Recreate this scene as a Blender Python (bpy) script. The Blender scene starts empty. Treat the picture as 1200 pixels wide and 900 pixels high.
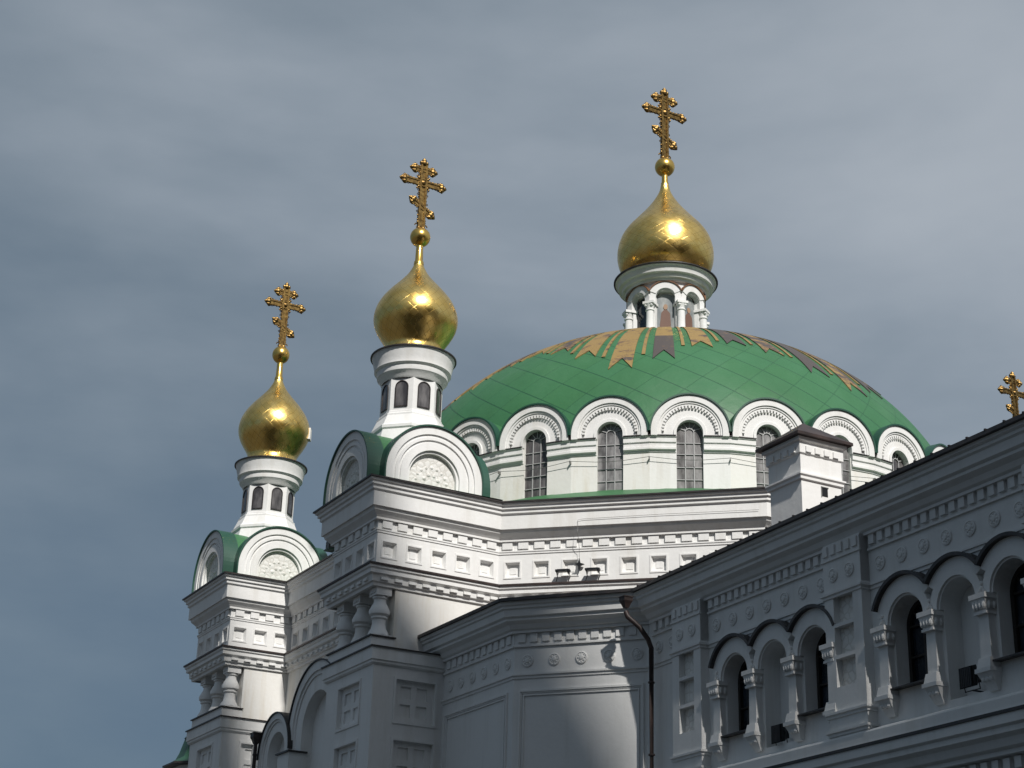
import bpy, math, random
from mathutils import Vector, Matrix
random.seed(7)
PI = math.pi
sin, cos, tan, rad, sqrt = math.sin, math.cos, math.tan, math.radians, math.sqrt
C = bpy.context.scene.collection
SC = bpy.context.scene
GZ = -1.6                      # ground level (the camera is the origin)

# ------------------------------------------------------------------ camera
f_px = 1969.0
pit, roll, a1 = rad(22.401), rad(1.717), rad(-28.359)
fw = Vector((0, cos(pit), sin(pit))); rt = Vector((1, 0, 0)); up = Vector((0, -sin(pit), cos(pit)))
rt, up = rt * cos(roll) + up * sin(roll), up * cos(roll) - rt * sin(roll)
Mz = Matrix(((cos(a1), -sin(a1), 0), (sin(a1), cos(a1), 0), (0, 0, 1)))
rt, up, fw = Mz @ rt, Mz @ up, Mz @ fw
cam = bpy.data.cameras.new('camera'); co = bpy.data.objects.new('camera', cam); C.objects.link(co)
co.matrix_world = Matrix(((rt.x, up.x, -fw.x, 0), (rt.y, up.y, -fw.y, 0), (rt.z, up.z, -fw.z, 0), (0, 0, 0, 1)))
cam.sensor_fit = 'HORIZONTAL'; cam.sensor_width = 36; cam.lens = 36 * f_px / 1200
cam.clip_end = 4000; cam.clip_start = 0.1
SC.camera = co

# ------------------------------------------------------------------ light
SUNH = Vector((-0.175, -0.985, 0)).normalized(); SUN_EL = rad(43)
sdir = Vector((SUNH.x * cos(SUN_EL), SUNH.y * cos(SUN_EL), sin(SUN_EL)))
sl = bpy.data.lights.new('sun', 'SUN'); sl.energy = 4.1; sl.angle = rad(1.1); sl.color = (1.0, 0.965, 0.915)
so = bpy.data.objects.new('sun', sl); C.objects.link(so)
so.rotation_euler = (-sdir).to_track_quat('-Z', 'Y').to_euler()
so.location = (-20, -60, 80)

w = bpy.data.worlds.new('World'); SC.world = w; w.use_nodes = True
nt = w.node_tree; nt.nodes.clear()
N = nt.nodes.new; L = nt.links.new
out = N('ShaderNodeOutputWorld'); bg = N('ShaderNodeBackground')
sky = N('ShaderNodeTexSky'); sky.sky_type = 'NISHITA'; sky.sun_disc = False
sky.sun_elevation = SUN_EL; sky.sun_rotation = math.atan2(SUNH.x, SUNH.y); sky.dust_density = 1.5
skm = N('ShaderNodeMix'); skm.data_type = 'RGBA'; skm.blend_type = 'MULTIPLY'; skm.inputs[0].default_value = 1
skm.inputs[7].default_value = (0.55, 0.60, 0.66, 1)
L(sky.outputs[0], skm.inputs[6])
tc = N('ShaderNodeTexCoord')
mp = N('ShaderNodeMapping'); mp.inputs['Scale'].default_value = (1.0, 1.0, 1.9)
mp.inputs['Rotation'].default_value = (0.10, 0.06, 0.3)
L(tc.outputs['Generated'], mp.inputs[0])
n1 = N('ShaderNodeTexNoise'); n1.inputs['Scale'].default_value = 1.9; n1.inputs['Detail'].default_value = 5; n1.inputs['Roughness'].default_value = 0.52
n1.inputs['Distortion'].default_value = 0.35
n2 = N('ShaderNodeTexNoise'); n2.inputs['Scale'].default_value = 5.5; n2.inputs['Detail'].default_value = 7; n2.inputs['Roughness'].default_value = 0.55
mp2 = N('ShaderNodeMapping'); mp2.inputs['Scale'].default_value = (0.8, 0.8, 2.2); mp2.inputs['Location'].default_value = (3.1, 1.7, 0.4)
L(tc.outputs['Generated'], mp2.inputs[0])
L(mp.outputs[0], n1.inputs['Vector']); L(mp2.outputs[0], n2.inputs['Vector'])
mx = N('ShaderNodeMath'); mx.operation = 'MULTIPLY_ADD'; mx.inputs[1].default_value = 0.21
L(n2.outputs[0], mx.inputs[0])
mx1 = N('ShaderNodeMath'); mx1.operation = 'MULTIPLY'; mx1.inputs[1].default_value = 0.59
L(n1.outputs[0], mx1.inputs[0]); L(mx1.outputs[0], mx.inputs[2])
# thicker, darker cloud low down; thinner and paler higher up
sep = N('ShaderNodeSeparateXYZ'); L(tc.outputs['Generated'], sep.inputs[0])
el = N('ShaderNodeMapRange'); el.inputs[1].default_value = 0.16; el.inputs[2].default_value = 0.50
el.inputs[3].default_value = -0.085; el.inputs[4].default_value = 0.19
L(sep.outputs[2], el.inputs[0])
gx = N('ShaderNodeVectorMath'); gx.operation = 'DOT_PRODUCT'; L(tc.outputs['Generated'], gx.inputs[0]); gx.inputs[1].default_value = (0.20, -0.11, 0)
gs = N('ShaderNodeMath'); gs.operation = 'ADD'; L(el.outputs[0], gs.inputs[0]); L(gx.outputs['Value'], gs.inputs[1])
dsum = N('ShaderNodeMath'); dsum.operation = 'ADD'; L(mx.outputs[0], dsum.inputs[0]); L(gs.outputs[0], dsum.inputs[1])
cr = N('ShaderNodeValToRGB'); cr.color_ramp.interpolation = 'B_SPLINE'
e = cr.color_ramp.elements
e[0].position = 0.28; e[0].color = (0.085, 0.130, 0.185, 1)
e[1].position = 0.74; e[1].color = (0.46, 0.50, 0.545, 1)
for p_, c_ in ((0.40, (0.140, 0.188, 0.232, 1)), (0.50, (0.232, 0.280, 0.325, 1)), (0.60, (0.318, 0.365, 0.415, 1))):
    x_ = e.new(p_); x_.color = c_
L(dsum.outputs[0], cr.inputs[0])
# the clear sky is scaled down to the strength of a background of 0.1
mulS = N('ShaderNodeMix'); mulS.data_type = 'RGBA'; mulS.inputs[0].default_value = 0.80
c10 = N('ShaderNodeMix'); c10.data_type = 'RGBA'; c10.blend_type = 'MULTIPLY'; c10.inputs[0].default_value = 1; c10.clamp_result = False
c10.inputs[7].default_value = (9.75, 9.75, 9.65, 1)
L(cr.outputs[0], c10.inputs[6])
L(skm.outputs[2], mulS.inputs[6]); L(c10.outputs[2], mulS.inputs[7])
L(mulS.outputs[2], bg.inputs[0]); bg.inputs[1].default_value = 0.1
L(bg.outputs[0], out.inputs[0])

vs = SC.view_settings
vs.view_transform = 'Standard'; vs.look = 'None'; vs.exposure = 0.10; vs.gamma = 1; vs.use_curve_mapping = False
SC.cycles.max_bounces = 6; SC.cycles.diffuse_bounces = 3; SC.cycles.glossy_bounces = 4
SC.cycles.use_denoising = True

# ------------------------------------------------------------------ materials
def mat(name, col, rough=0.8, metal=0.0, spec=None):
    m = bpy.data.materials.new(name); m.use_nodes = True
    b = m.node_tree.nodes['Principled BSDF']
    b.inputs['Base Color'].default_value = (*col, 1); b.inputs['Roughness'].default_value = rough
    b.inputs['Metallic'].default_value = metal
    if spec is not None: b.inputs['Specular IOR Level'].default_value = spec
    return m

class G:                                      # tiny node-graph helper
    def __init__(s, m): s.t = m.node_tree; s.b = s.t.nodes['Principled BSDF']
    def n(s, k, **kw):
        x = s.t.nodes.new(k)
        for a, v in kw.items(): setattr(x, a, v)
        return x
    def l(s, a, b): s.t.links.new(a, b)
    def math(s, op, a, b=None, c=None):
        x = s.n('ShaderNodeMath', operation=op)
        for i, v in enumerate((a, b, c)):
            if v is None: continue
            if isinstance(v, (int, float)): x.inputs[i].default_value = v
            else: s.l(v, x.inputs[i])
        return x.outputs[0]
    def noise(s, vec, scale, detail=4, rough=0.5):
        x = s.n('ShaderNodeTexNoise'); x.inputs['Scale'].default_value = scale
        x.inputs['Detail'].default_value = detail; x.inputs['Roughness'].default_value = rough
        if vec is not None: s.l(vec, x.inputs['Vector'])
        return x.outputs[0]
    def ramp(s, v, pts):
        x = s.n('ShaderNodeValToRGB'); el = x.color_ramp.elements
        el[0].position, el[0].color = pts[0][0], (*pts[0][1], 1)
        el[1].position, el[1].color = pts[-1][0], (*pts[-1][1], 1)
        for p, c in pts[1:-1]:
            q = el.new(p); q.color = (*c, 1)
        s.l(v, x.inputs[0]); return x.outputs[0]
    def mix(s, f, a, b):
        x = s.n('ShaderNodeMix', data_type='RGBA')
        for i, v in ((0, f), (6, a), (7, b)):
            if isinstance(v, (int, float)): x.inputs[i].default_value = v
            elif isinstance(v, tuple): x.inputs[i].default_value = (*v, 1)
            else: s.l(v, x.inputs[i])
        return x.outputs[2]
    def pos(s, sc=(1, 1, 1)):
        g = s.n('ShaderNodeNewGeometry'); mpp = s.n('ShaderNodeMapping'); mpp.inputs['Scale'].default_value = sc
        s.l(g.outputs['Position'], mpp.inputs[0]); return mpp.outputs[0]
    def bump(s, h, st, dist=0.02):
        x = s.n('ShaderNodeBump'); x.inputs['Strength'].default_value = st; x.inputs['Distance'].default_value = dist
        s.l(h, x.inputs['Height']); s.l(x.outputs[0], s.b.inputs['Normal']); return x

def stucco(name, base, stain, amount=0.35):
    m = mat(name, base, 0.82, spec=0.25); g = G(m)
    streak = g.noise(g.pos((2.2, 2.2, 0.22)), 1.1, 6, 0.62)
    blot = g.noise(g.pos(), 0.45, 5, 0.6)
    fine = g.noise(g.pos(), 9, 5, 0.6)
    s = g.math('MULTIPLY', g.ramp(streak, [(0.50, (0, 0, 0)), (0.78, (1, 1, 1))]), amount)
    t = g.math('MULTIPLY', g.ramp(blot, [(0.52, (0, 0, 0)), (0.75, (1, 1, 1))]), amount)
    c = g.mix(s, base, stain)
    c = g.mix(t, c, tuple(x * 0.86 for x in base))
    c = g.mix(g.math('MULTIPLY', g.ramp(fine, [(0.35, (0, 0, 0)), (0.8, (1, 1, 1))]), 0.10), c, stain)
    g.l(c, g.b.inputs['Base Color'])
    g.bump(g.math('ADD', g.math('MULTIPLY', fine, 0.5), g.noise(g.pos(), 1.3, 4)), 0.45, 0.022)
    return m
WHITE = stucco('white_plaster', (0.80, 0.797, 0.785), (0.56, 0.53, 0.47), 0.50)
WARM = stucco('weathered_plaster', (0.79, 0.78, 0.75), (0.58, 0.50, 0.37), 0.65)
GREYP = stucco('grey_plaster', (0.76, 0.76, 0.75), (0.55, 0.54, 0.50), 0.45)
RELIEF = mat('carved_plaster', (0.72, 0.71, 0.68), 0.85); g = G(RELIEF)
v_ = g.n('ShaderNodeTexVoronoi', feature='DISTANCE_TO_EDGE'); v_.inputs['Scale'].default_value = 5.5; g.l(g.pos(), v_.inputs['Vector'])
g.bump(g.math('MULTIPLY', v_.outputs[0], g.noise(g.pos(), 7, 3)), 0.8, 0.06)
g.l(g.ramp(v_.outputs[0], [(0.0, (0.60, 0.58, 0.54)), (0.14, (0.75, 0.74, 0.71))]), g.b.inputs['Base Color'])

DARK = mat('dark_painted_flashing', (0.022, 0.020, 0.020), 0.45); g = G(DARK)
g.l(g.ramp(g.noise(g.pos(), 3, 5), [(0.35, (0.015, 0.014, 0.015)), (0.7, (0.045, 0.035, 0.032))]), g.b.inputs['Base Color'])
g.bump(g.noise(g.pos(), 2.2, 3), 0.5, 0.03)
BROWN = mat('brown_painted_metal', (0.035, 0.022, 0.020), 0.5); g = G(BROWN)
g.l(g.ramp(g.noise(g.pos(), 2.2, 6), [(0.35, (0.022, 0.015, 0.014)), (0.7, (0.055, 0.034, 0.030))]), g.b.inputs['Base Color'])
g.bump(g.noise(g.pos(), 2.2, 3), 0.4, 0.03)
RUST = mat('rusty_trim', (0.16, 0.075, 0.035), 0.7)
BLACK = mat('black_housing', (0.012, 0.012, 0.013), 0.35)
GREENEDGE = mat('dark_green_flashing', (0.016, 0.070, 0.046), 0.45)

def green_mat(name, seams):
    m = mat(name, (0.03, 0.19, 0.075), 0.50, spec=0.35); g = G(m)
    base = g.ramp(g.noise(g.pos((1, 1, 0.6)), 0.55, 6, 0.6), [(0.3, (0.036, 0.130, 0.050)), (0.52, (0.042, 0.150, 0.060)), (0.75, (0.058, 0.172, 0.078))])
    if seams:
        uv = g.n('ShaderNodeUVMap'); sp = g.n('ShaderNodeSeparateXYZ'); g.l(uv.outputs[0], sp.inputs[0])
        U, V = sp.outputs[0], sp.outputs[1]      # U turns, V metres of arc
        A = g.math('ADD', g.math('MULTIPLY', U, 40), g.math('MULTIPLY', V, 0.92))
        B = g.math('SUBTRACT', g.math('MULTIPLY', U, 40), g.math('MULTIPLY', V, 0.60))
        def line(x, wd):
            fr = g.math('FRACT', x); d = g.math('ABSOLUTE', g.math('SUBTRACT', fr, 0.5))
            return g.math('GREATER_THAN', d, 0.5 - wd)
        la = line(A, 0.022)
        bb = line(B, 0.016)
        seam = g.math('MAXIMUM', la, g.math('MULTIPLY', bb, 0.38))
        # one tone per sheet
        cell = g.n('ShaderNodeTexWhiteNoise', noise_dimensions='2D')
        cv = g.n('ShaderNodeCombineXYZ'); g.l(g.math('FLOOR', A), cv.inputs[0]); g.l(g.math('FLOOR', B), cv.inputs[1])
        g.l(cv.outputs[0], cell.inputs['Vector'])
        base = g.mix(g.math('MULTIPLY', cell.outputs[0], 0.45), base, (0.038, 0.150, 0.075))
        base = g.mix(g.math('MULTIPLY', seam, 0.75), base, (0.012, 0.065, 0.035))
        h = g.math('ADD', g.math('MULTIPLY', seam, -0.6), g.math('ADD', g.math('MULTIPLY', cell.outputs[0], 0.10), g.noise(g.pos(), 1.4, 3)))
        g.l(g.math('ADD', 0.36, g.math('MULTIPLY', g.math('ADD', cell.outputs[0], g.noise(g.pos(), 0.8, 5)), 0.16)), g.b.inputs['Roughness'])
        g.bump(g.math('ADD', h, g.math('MULTIPLY', g.noise(g.pos(), 0.55, 2), 1.2)), 0.55, 0.06)
    else:
        g.bump(g.noise(g.pos(), 1.4, 3), 0.4, 0.05)
    g.l(base, g.b.inputs['Base Color']); return m
GREEN = green_mat('green_painted_sheet', False)
DGREEN = mat('old_dark_green_sheet', (0.015, 0.06, 0.035), 0.5)
DOMEG = green_mat('green_dome_sheets', True)

def gold_mat(name, nu, kv, rough=0.22):
    m = mat(name, (0.80, 0.50, 0.12), rough, 1.0); g = G(m)
    uv = g.n('ShaderNodeUVMap'); sp = g.n('ShaderNodeSeparateXYZ'); g.l(uv.outputs[0], sp.inputs[0])
    U, V = sp.outputs[0], sp.outputs[1]
    A = g.math('ADD', g.math('MULTIPLY', U, nu), g.math('MULTIPLY', V, kv))
    B = g.math('SUBTRACT', g.math('MULTIPLY', U, nu), g.math('MULTIPLY', V, kv))
    def line(x):
        d = g.math('ABSOLUTE', g.math('SUBTRACT', g.math('FRACT', x), 0.5)); return g.math('GREATER_THAN', d, 0.475)
    seam = g.math('MAXIMUM', line(A), line(B))
    cell = g.n('ShaderNodeTexWhiteNoise', noise_dimensions='2D')
    cv = g.n('ShaderNodeCombineXYZ'); g.l(g.math('FLOOR', A), cv.inputs[0]); g.l(g.math('FLOOR', B), cv.inputs[1])
    g.l(cv.outputs[0], cell.inputs['Vector'])
    blot = g.noise(g.pos(), 3.0, 5, 0.6)
    c = g.ramp(blot, [(0.3, (0.80, 0.52, 0.13)), (0.6, (0.92, 0.66, 0.23))])
    c = g.mix(g.math('MULTIPLY', cell.outputs[0], 0.35), c, (0.74, 0.50, 0.15))
    c = g.mix(g.math('MULTIPLY', seam, 0.55), c, (0.35, 0.20, 0.05))
    g.l(c, g.b.inputs['Base Color'])
    g.l(g.math('ADD', rough - 0.03, g.math('MULTIPLY', g.math('ADD', cell.outputs[0], blot), 0.10)), g.b.inputs['Roughness'])
    h = g.math('ADD', g.math('MULTIPLY', cell.outputs[0], 0.22), g.math('ADD', g.math('MULTIPLY', seam, -0.25), g.math('MULTIPLY', g.noise(g.pos(), 5.5, 3), 0.30)))
    g.bump(h, 0.27, 0.03)
    return m
GOLD = gold_mat('gilded_sheets', 26, 3.4)
GOLDP = mat('gold_leaf', (0.80, 0.52, 0.14), 0.26, 1.0); g = G(GOLDP); g.bump(g.noise(g.pos(), 6, 3), 0.25, 0.02)
OLDG = mat('tarnished_gold', (0.42, 0.24, 0.075), 0.38, 1.0); g = G(OLDG)
g.l(g.ramp(g.noise(g.pos(), 9, 4), [(0.35, (0.13, 0.078, 0.030)), (0.65, (0.32, 0.205, 0.07))]), g.b.inputs['Base Color'])
def banner_mat(name, thr):
    m = mat(name, (0.4, 0.27, 0.09), 0.55, 0.0); g = G(m)
    n = g.noise(g.pos((1, 1, 2.2)), 1.5, 7, 0.72)
    c = g.ramp(n, [(thr - 0.07, (0.28, 0.185, 0.066)), (thr - .02, (0.17, 0.105, 0.055)), (thr + 0.03, (0.075, 0.062, 0.058))])
    g.l(c, g.b.inputs['Base Color']); return m
BANG = banner_mat('worn_gilding', 0.60); BANM = banner_mat('patchy_gilding', 0.50); BAND = banner_mat('blackened_gilding', 0.36)

def glass_mat(name, a, b, rough=0.12):
    m = mat(name, a, rough, spec=0.6); g = G(m)
    g.l(g.ramp(g.noise(g.pos((1.3, 1.3, 0.5)), 2.3, 5, 0.6), [(0.38, a), (0.66, b)]), g.b.inputs['Base Color'])
    g.bump(g.noise(g.pos(), 2.0, 2), 0.25, 0.03); return m
GLASS = glass_mat('dusty_glass', (0.045, 0.042, 0.044), (0.17, 0.16, 0.16), 0.22)
GLASSL = glass_mat('dusty_sky_glass', (0.10, 0.095, 0.095), (0.34, 0.33, 0.33), 0.18)  # dusty panes with the sky's reflection put into a paler base colour
GLASSD = glass_mat('dark_glass', (0.010, 0.014, 0.020), (0.035, 0.045, 0.06), 0.06)
BARS = mat('pale_glazing_bars', (0.42, 0.42, 0.42), 0.5)
FRAME = mat('dark_window_frame', (0.018, 0.014, 0.012), 0.4)
IRON = mat('galvanised_wire', (0.22, 0.22, 0.21), 0.45, 0.6)
ICONBG = glass_mat('pale_painted_panel', (0.16, 0.18, 0.19), (0.36, 0.37, 0.36), 0.4)
ROBE = mat('painted_brown_robe', (0.16, 0.085, 0.06), 0.6)
SKIN = mat('painted_face', (0.35, 0.22, 0.14), 0.6)
PAVE = mat('courtyard_paving', (0.06, 0.06, 0.055), 0.9); g = G(PAVE)
br = g.n('ShaderNodeTexBrick'); br.inputs['Scale'].default_value = 1.4; g.l(g.pos(), br.inputs['Vector'])
br.inputs['Color1'].default_value = (0.055, 0.053, 0.05, 1); br.inputs['Color2'].default_value = (0.075, 0.07, 0.063, 1); br.inputs['Mortar'].default_value = (0.05, 0.05, 0.045, 1)
g.l(br.outputs[0], g.b.inputs['Base Color'])
BRICK = mat('brown_brick', (0.16, 0.11, 0.08), 0.9)
LEAF = mat('foliage', (0.045, 0.10, 0.025), 0.6); BARK = mat('bark', (0.08, 0.055, 0.04), 0.9)

# ------------------------------------------------------------------ mesh helpers
class MB:
    def __init__(s): s.v = []; s.f = []; s.m = []; s.uv = None; s.mats = []
    def mi(s, m):
        if m not in s.mats: s.mats.append(m)
        return s.mats.index(m)
    def face(s, pts, m=None):
        i = len(s.v); s.v += [tuple(p) for p in pts]; s.f.append(tuple(range(i, i + len(pts)))); s.m.append(s.mi(m))
    def grid(s, rows, m=None, close_u=False, uvs=None):
        base = len(s.v); nr, ncol = len(rows), len(rows[0])
        for r in rows: s.v += [tuple(p) for p in r]
        for i in range(nr - 1):
            for j in range(ncol if close_u else ncol - 1):
                k = (j + 1) % ncol
                s.f.append((base + i * ncol + j, base + i * ncol + k, base + (i + 1) * ncol + k, base + (i + 1) * ncol + j)); s.m.append(s.mi(m))
    def box(s, F, u0, u1, o0, o1, z0, z1, m=None):
        P = [F(u, o, z) for z in (z0, z1) for (u, o) in ((u0, o0), (u1, o0), (u1, o1), (u0, o1))]
        i = len(s.v); s.v += [tuple(p) for p in P]
        for q in ((0, 1, 2, 3), (4, 7, 6, 5), (0, 4, 5, 1), (1, 5, 6, 2), (2, 6, 7, 3), (3, 7, 4, 0)):
            s.f.append(tuple(i + k for k in q)); s.m.append(s.mi(m))
    def prism(s, F, poly, o0, o1, m=None):           # polygon in (u,z), from depth o0 to o1
        n = len(poly); i = len(s.v)
        s.v += [tuple(F(u, o0, z)) for u, z in poly] + [tuple(F(u, o1, z)) for u, z in poly]
        s.f.append(tuple(i + k for k in range(n))); s.m.append(s.mi(m))
        s.f.append(tuple(i + n + k for k in reversed(range(n)))); s.m.append(s.mi(m))
        for k in range(n):
            j = (k + 1) % n; s.f.append((i + k, i + j, i + n + j, i + n + k)); s.m.append(s.mi(m))
    def ring(s, F, uc, zc, r0, r1, o0, o1, m=None, a0=0.0, a1=PI, n=28):   # arch ring of rectangular section
        rows = []
        for k in range(n + 1):
            a = a0 + (a1 - a0) * k / n; c_, s_ = cos(a), sin(a)
            rows.append([F(uc + r * c_, o, zc + r * s_) for r, o in ((r0, o0), (r0, o1), (r1, o1), (r1, o0))])
        s.grid(rows, m, close_u=True)
        s.face(rows[0], m); s.face(list(reversed(rows[-1])), m)
    def lathe(s, cx, cy, prof, n=48, m=None, rot=0.0, capt=False, capb=False):
        rows = [[(cx + r * cos(rot + 2 * PI * k / n), cy + r * sin(rot + 2 * PI * k / n), z) for k in range(n)] for r, z in prof]
        s.grid(rows, m, close_u=True)
        if capb: s.face(rows[0] if prof[0][1] > prof[-1][1] else list(reversed(rows[0])), m)
        if capt: s.face(rows[-1], m)
    def tube(s, pts, r, m=None, n=8):
        pts = [Vector(p) for p in pts]; rows = []
        for i, p in enumerate(pts):
            d = (pts[min(i + 1, len(pts) - 1)] - pts[max(i - 1, 0)]).normalized()
            a = d.cross(Vector((0, 0, 1)));
            if a.length < 1e-3: a = Vector((1, 0, 0))
            a.normalize(); b = d.cross(a)
            rows.append([p + a * r * cos(2 * PI * k / n) + b * r * sin(2 * PI * k / n) for k in range(n)])
        s.grid(rows, m, close_u=True); s.face(rows[0], m); s.face(rows[-1], m)
    def ball(s, c, r, m=None, n=10, h=7, sz=1.0):
        rows = []
        for i in range(h + 1):
            t = PI * i / h
            rows.append([(c[0] + r * sin(t) * cos(2 * PI * k / n), c[1] + r * sin(t) * sin(2 * PI * k / n), c[2] + r * sz * cos(t)) for k in range(n)])
        s.grid(rows, m, close_u=True)
    def build(s, name, parent=None, m=None, smooth=False, uv=None, sharp=40):
        me = bpy.data.meshes.new(name); me.from_pydata(s.v, [], s.f)
        for q in s.mats: me.materials.append(q if q is not None else m)
        me.polygons.foreach_set('material_index', s.m)
        import bmesh
        bm = bmesh.new(); bm.from_mesh(me)
        bmesh.ops.remove_doubles(bm, verts=bm.verts, dist=1e-5)
        bmesh.ops.recalc_face_normals(bm, faces=bm.faces)
        bm.to_mesh(me); bm.free()
        if smooth:
            me.shade_smooth(); me.set_sharp_from_angle(angle=rad(sharp))
        if uv:
            L_ = me.uv_layers.new(name='UVMap'); vv = me.vertices
            for p in me.polygons:
                us = [uv(vv[me.loops[li].vertex_index].co) for li in p.loop_indices]
                um = max(a for a, b in us)
                for li, (a, b) in zip(p.loop_indices, us):
                    if um - a > 0.5: a += 1
                    L_.data[li].uv = (a, b)
        me.update()
        o = bpy.data.objects.new(name, me); C.objects.link(o)
        if parent is not None:
            o.parent = parent; o.matrix_parent_inverse = parent_inv(parent)
        return o

def world_m(o):
    m = Matrix.Translation(o.location) @ o.rotation_euler.to_matrix().to_4x4()
    return (world_m(o.parent) @ o.matrix_parent_inverse @ m) if o.parent else m
def parent_inv(p): return world_m(p).inverted()

def empty(name, loc, parent=None):
    o = bpy.data.objects.new(name, None); C.objects.link(o); o.location = loc; o.empty_display_size = 0.3
    if parent is not None: o.parent = parent; o.matrix_parent_inverse = parent_inv(parent)
    return o
def tag(o, label=None, cat=None, group=None, kind=None):
    for k, v in (('label', label), ('category', cat), ('group', group), ('kind', kind)):
        if v: o[k] = v
    return o
def copy_tree(o, parent=None, shift=(0, 0, 0), zrot=0.0):
    """copies a thing or part with everything under it; shift/zrot are applied to the root of the copy"""
    c = o.copy(); C.objects.link(c)
    if parent is not None: c.parent = parent
    for ch in o.children: 
        d = copy_tree(ch, c)
    if parent is not None or shift != (0, 0, 0):
        c.location = Vector(c.location) + Vector(shift)
    if zrot: c.rotation_euler.z += zrot
    return c

def frame(o, t):                               # wall frame: F(u along t, out to the right of t, z)
    o = Vector((o[0], o[1])); t = Vector((t[0], t[1])).normalized(); n = Vector((t.y, -t.x))
    def F(u, d, z):
        p = o + t * u + n * d; return Vector((p.x, p.y, z))
    F.o, F.t, F.n = o, t, n
    return F
def frame2(p, q): return frame(p, (q[0] - p[0], q[1] - p[1])), sqrt((q[0] - p[0]) ** 2 + (q[1] - p[1]) ** 2)
def lift(F, du=0, do=0, dz=0):
    def H(u, d, z): return F(u + du, d + do, z + dz)
    H.o, H.t, H.n = F.o, F.t, F.n; return H

def sweep(mb, pts, prof, closed=False, m=None, caps=True):
    n = len(pts); P = [Vector(p) for p in pts]; mit = []
    for i in range(n):
        a = P[i] - P[i - 1] if (closed or i > 0) else None
        b = P[(i + 1) % n] - P[i] if (closed or i < n - 1) else None
        na = Vector((a.y, -a.x)).normalized() if a else None; nb = Vector((b.y, -b.x)).normalized() if b else None
        if na is None: mit.append(nb)
        elif nb is None: mit.append(na)
        else: mit.append((na + nb) / (1 + na.dot(nb)))
    rows = [[(P[i].x + mit[i].x * o, P[i].y + mit[i].y * o, z) for i in range(n)] for o, z in prof]
    mb.grid(rows, m, close_u=closed)
    if not closed and caps:
        mb.face([r[0] for r in rows], m); mb.face([r[-1] for r in rows], m)
def offset(pts, d, closed=True):
    n = len(pts); P = [Vector(p) for p in pts]; res = []
    for i in range(n):
        a = P[i] - P[i - 1] if (closed or i > 0) else None
        b = P[(i + 1) % n] - P[i] if (closed or i < n - 1) else None
        na = Vector((a.y, -a.x)).normalized() if a else None; nb = Vector((b.y, -b.x)).normalized() if b else None
        mt = nb if na is None else na if nb is None else (na + nb) / (1 + na.dot(nb))
        res.append((P[i].x + mt.x * d, P[i].y + mt.y * d))
    return res
def panel_wall(mb, F, L0, L1, z0, z1, holes, depth, m=None, frame_w=0.05, frame_d=0.02, inner=None, slope=0.05, im=None):
    """flat wall from u=L0..L1, z0..z1 at out=0 with a row of recessed square panels (ua,ub,za,zb)"""
    q = lambda a, b, c, d: mb.face([F(a, 0, c), F(b, 0, c), F(b, 0, d), F(a, 0, d)], m)
    if not holes: q(L0, L1, z0, z1); return
    za, zb = holes[0][2], holes[0][3]
    if za > z0: q(L0, L1, z0, za)
    if z1 > zb: q(L0, L1, zb, z1)
    u = L0
    for (a, b, c, d) in holes:
        if a > u: q(u, a, c, d)
        s = slope
        mb.face([F(a, 0, c), F(b, 0, c), F(b - s, -depth, c + s), F(a + s, -depth, c + s)], m)
        mb.face([F(a, 0, d), F(b, 0, d), F(b - s, -depth, d - s), F(a + s, -depth, d - s)], m)
        mb.face([F(a, 0, c), F(a, 0, d), F(a + s, -depth, d - s), F(a + s, -depth, c + s)], m)
        mb.face([F(b, 0, c), F(b, 0, d), F(b - s, -depth, d - s), F(b - s, -depth, c + s)], m)
        mb.face([F(a + s, -depth, c + s), F(b - s, -depth, c + s), F(b - s, -depth, d - s), F(a + s, -depth, d - s)], im or m)
        if frame_w:
            w_, h_ = frame_w, frame_d
            mb.box(F, a - w_, b + w_, 0, h_, d, d + w_, m); mb.box(F, a - w_, b + w_, 0, h_, c - w_, c, m)
            mb.box(F, a - w_, a, 0, h_, c, d, m); mb.box(F, b, b + w_, 0, h_, c, d, m)
        if inner:
            e = (b - a) * 0.28; mb.box(F, a + e, b - e, -depth, -depth + inner, c + e, d - e, m)
        u = b
    if u < L1: q(u, L1, za, zb)
def arch_wall(mb, F, u0, u1, z0, z1, ops, depth, m=None, n=20):
    """wall at out=0 pierced by round-headed openings [(uc, r, zs, zb)], with reveals depth deep"""
    q = lambda a, b, c, d: (b > a + 1e-6 and d > c + 1e-6) and mb.face([F(a, 0, c), F(b, 0, c), F(b, 0, d), F(a, 0, d)], m)
    u = u0
    for uc, r, zs, zb in ops:
        q(u, uc - r, z0, z1); q(uc - r, uc + r, z0, zb)
        pts = [(uc - r * cos(PI * k / n), zs + r * sin(PI * k / n)) for k in range(n + 1)]
        for (a, c), (b, d) in zip(pts, pts[1:]):
            mb.face([F(a, 0, c), F(b, 0, d), F(b, 0, z1), F(a, 0, z1)], m)
            mb.face([F(a, 0, c), F(b, 0, d), F(b, -depth, d), F(a, -depth, c)], m)
        for s in (-1, 1):
            x = uc + s * r; mb.face([F(x, 0, zb), F(x, 0, zs), F(x, -depth, zs), F(x, -depth, zb)], m)
        mb.face([F(uc - r, 0, zb), F(uc + r, 0, zb), F(uc + r, -depth, zb), F(uc - r, -depth, zb)], m)
        u = uc + r
    q(u, u1, z0, z1)
def arch_poly(uc, r, zs, zb, n=20):
    return [(uc - r, zb)] + [(uc - r * cos(PI * k / n), zs + r * sin(PI * k / n)) for k in range(n + 1)] + [(uc + r, zb)]
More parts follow.
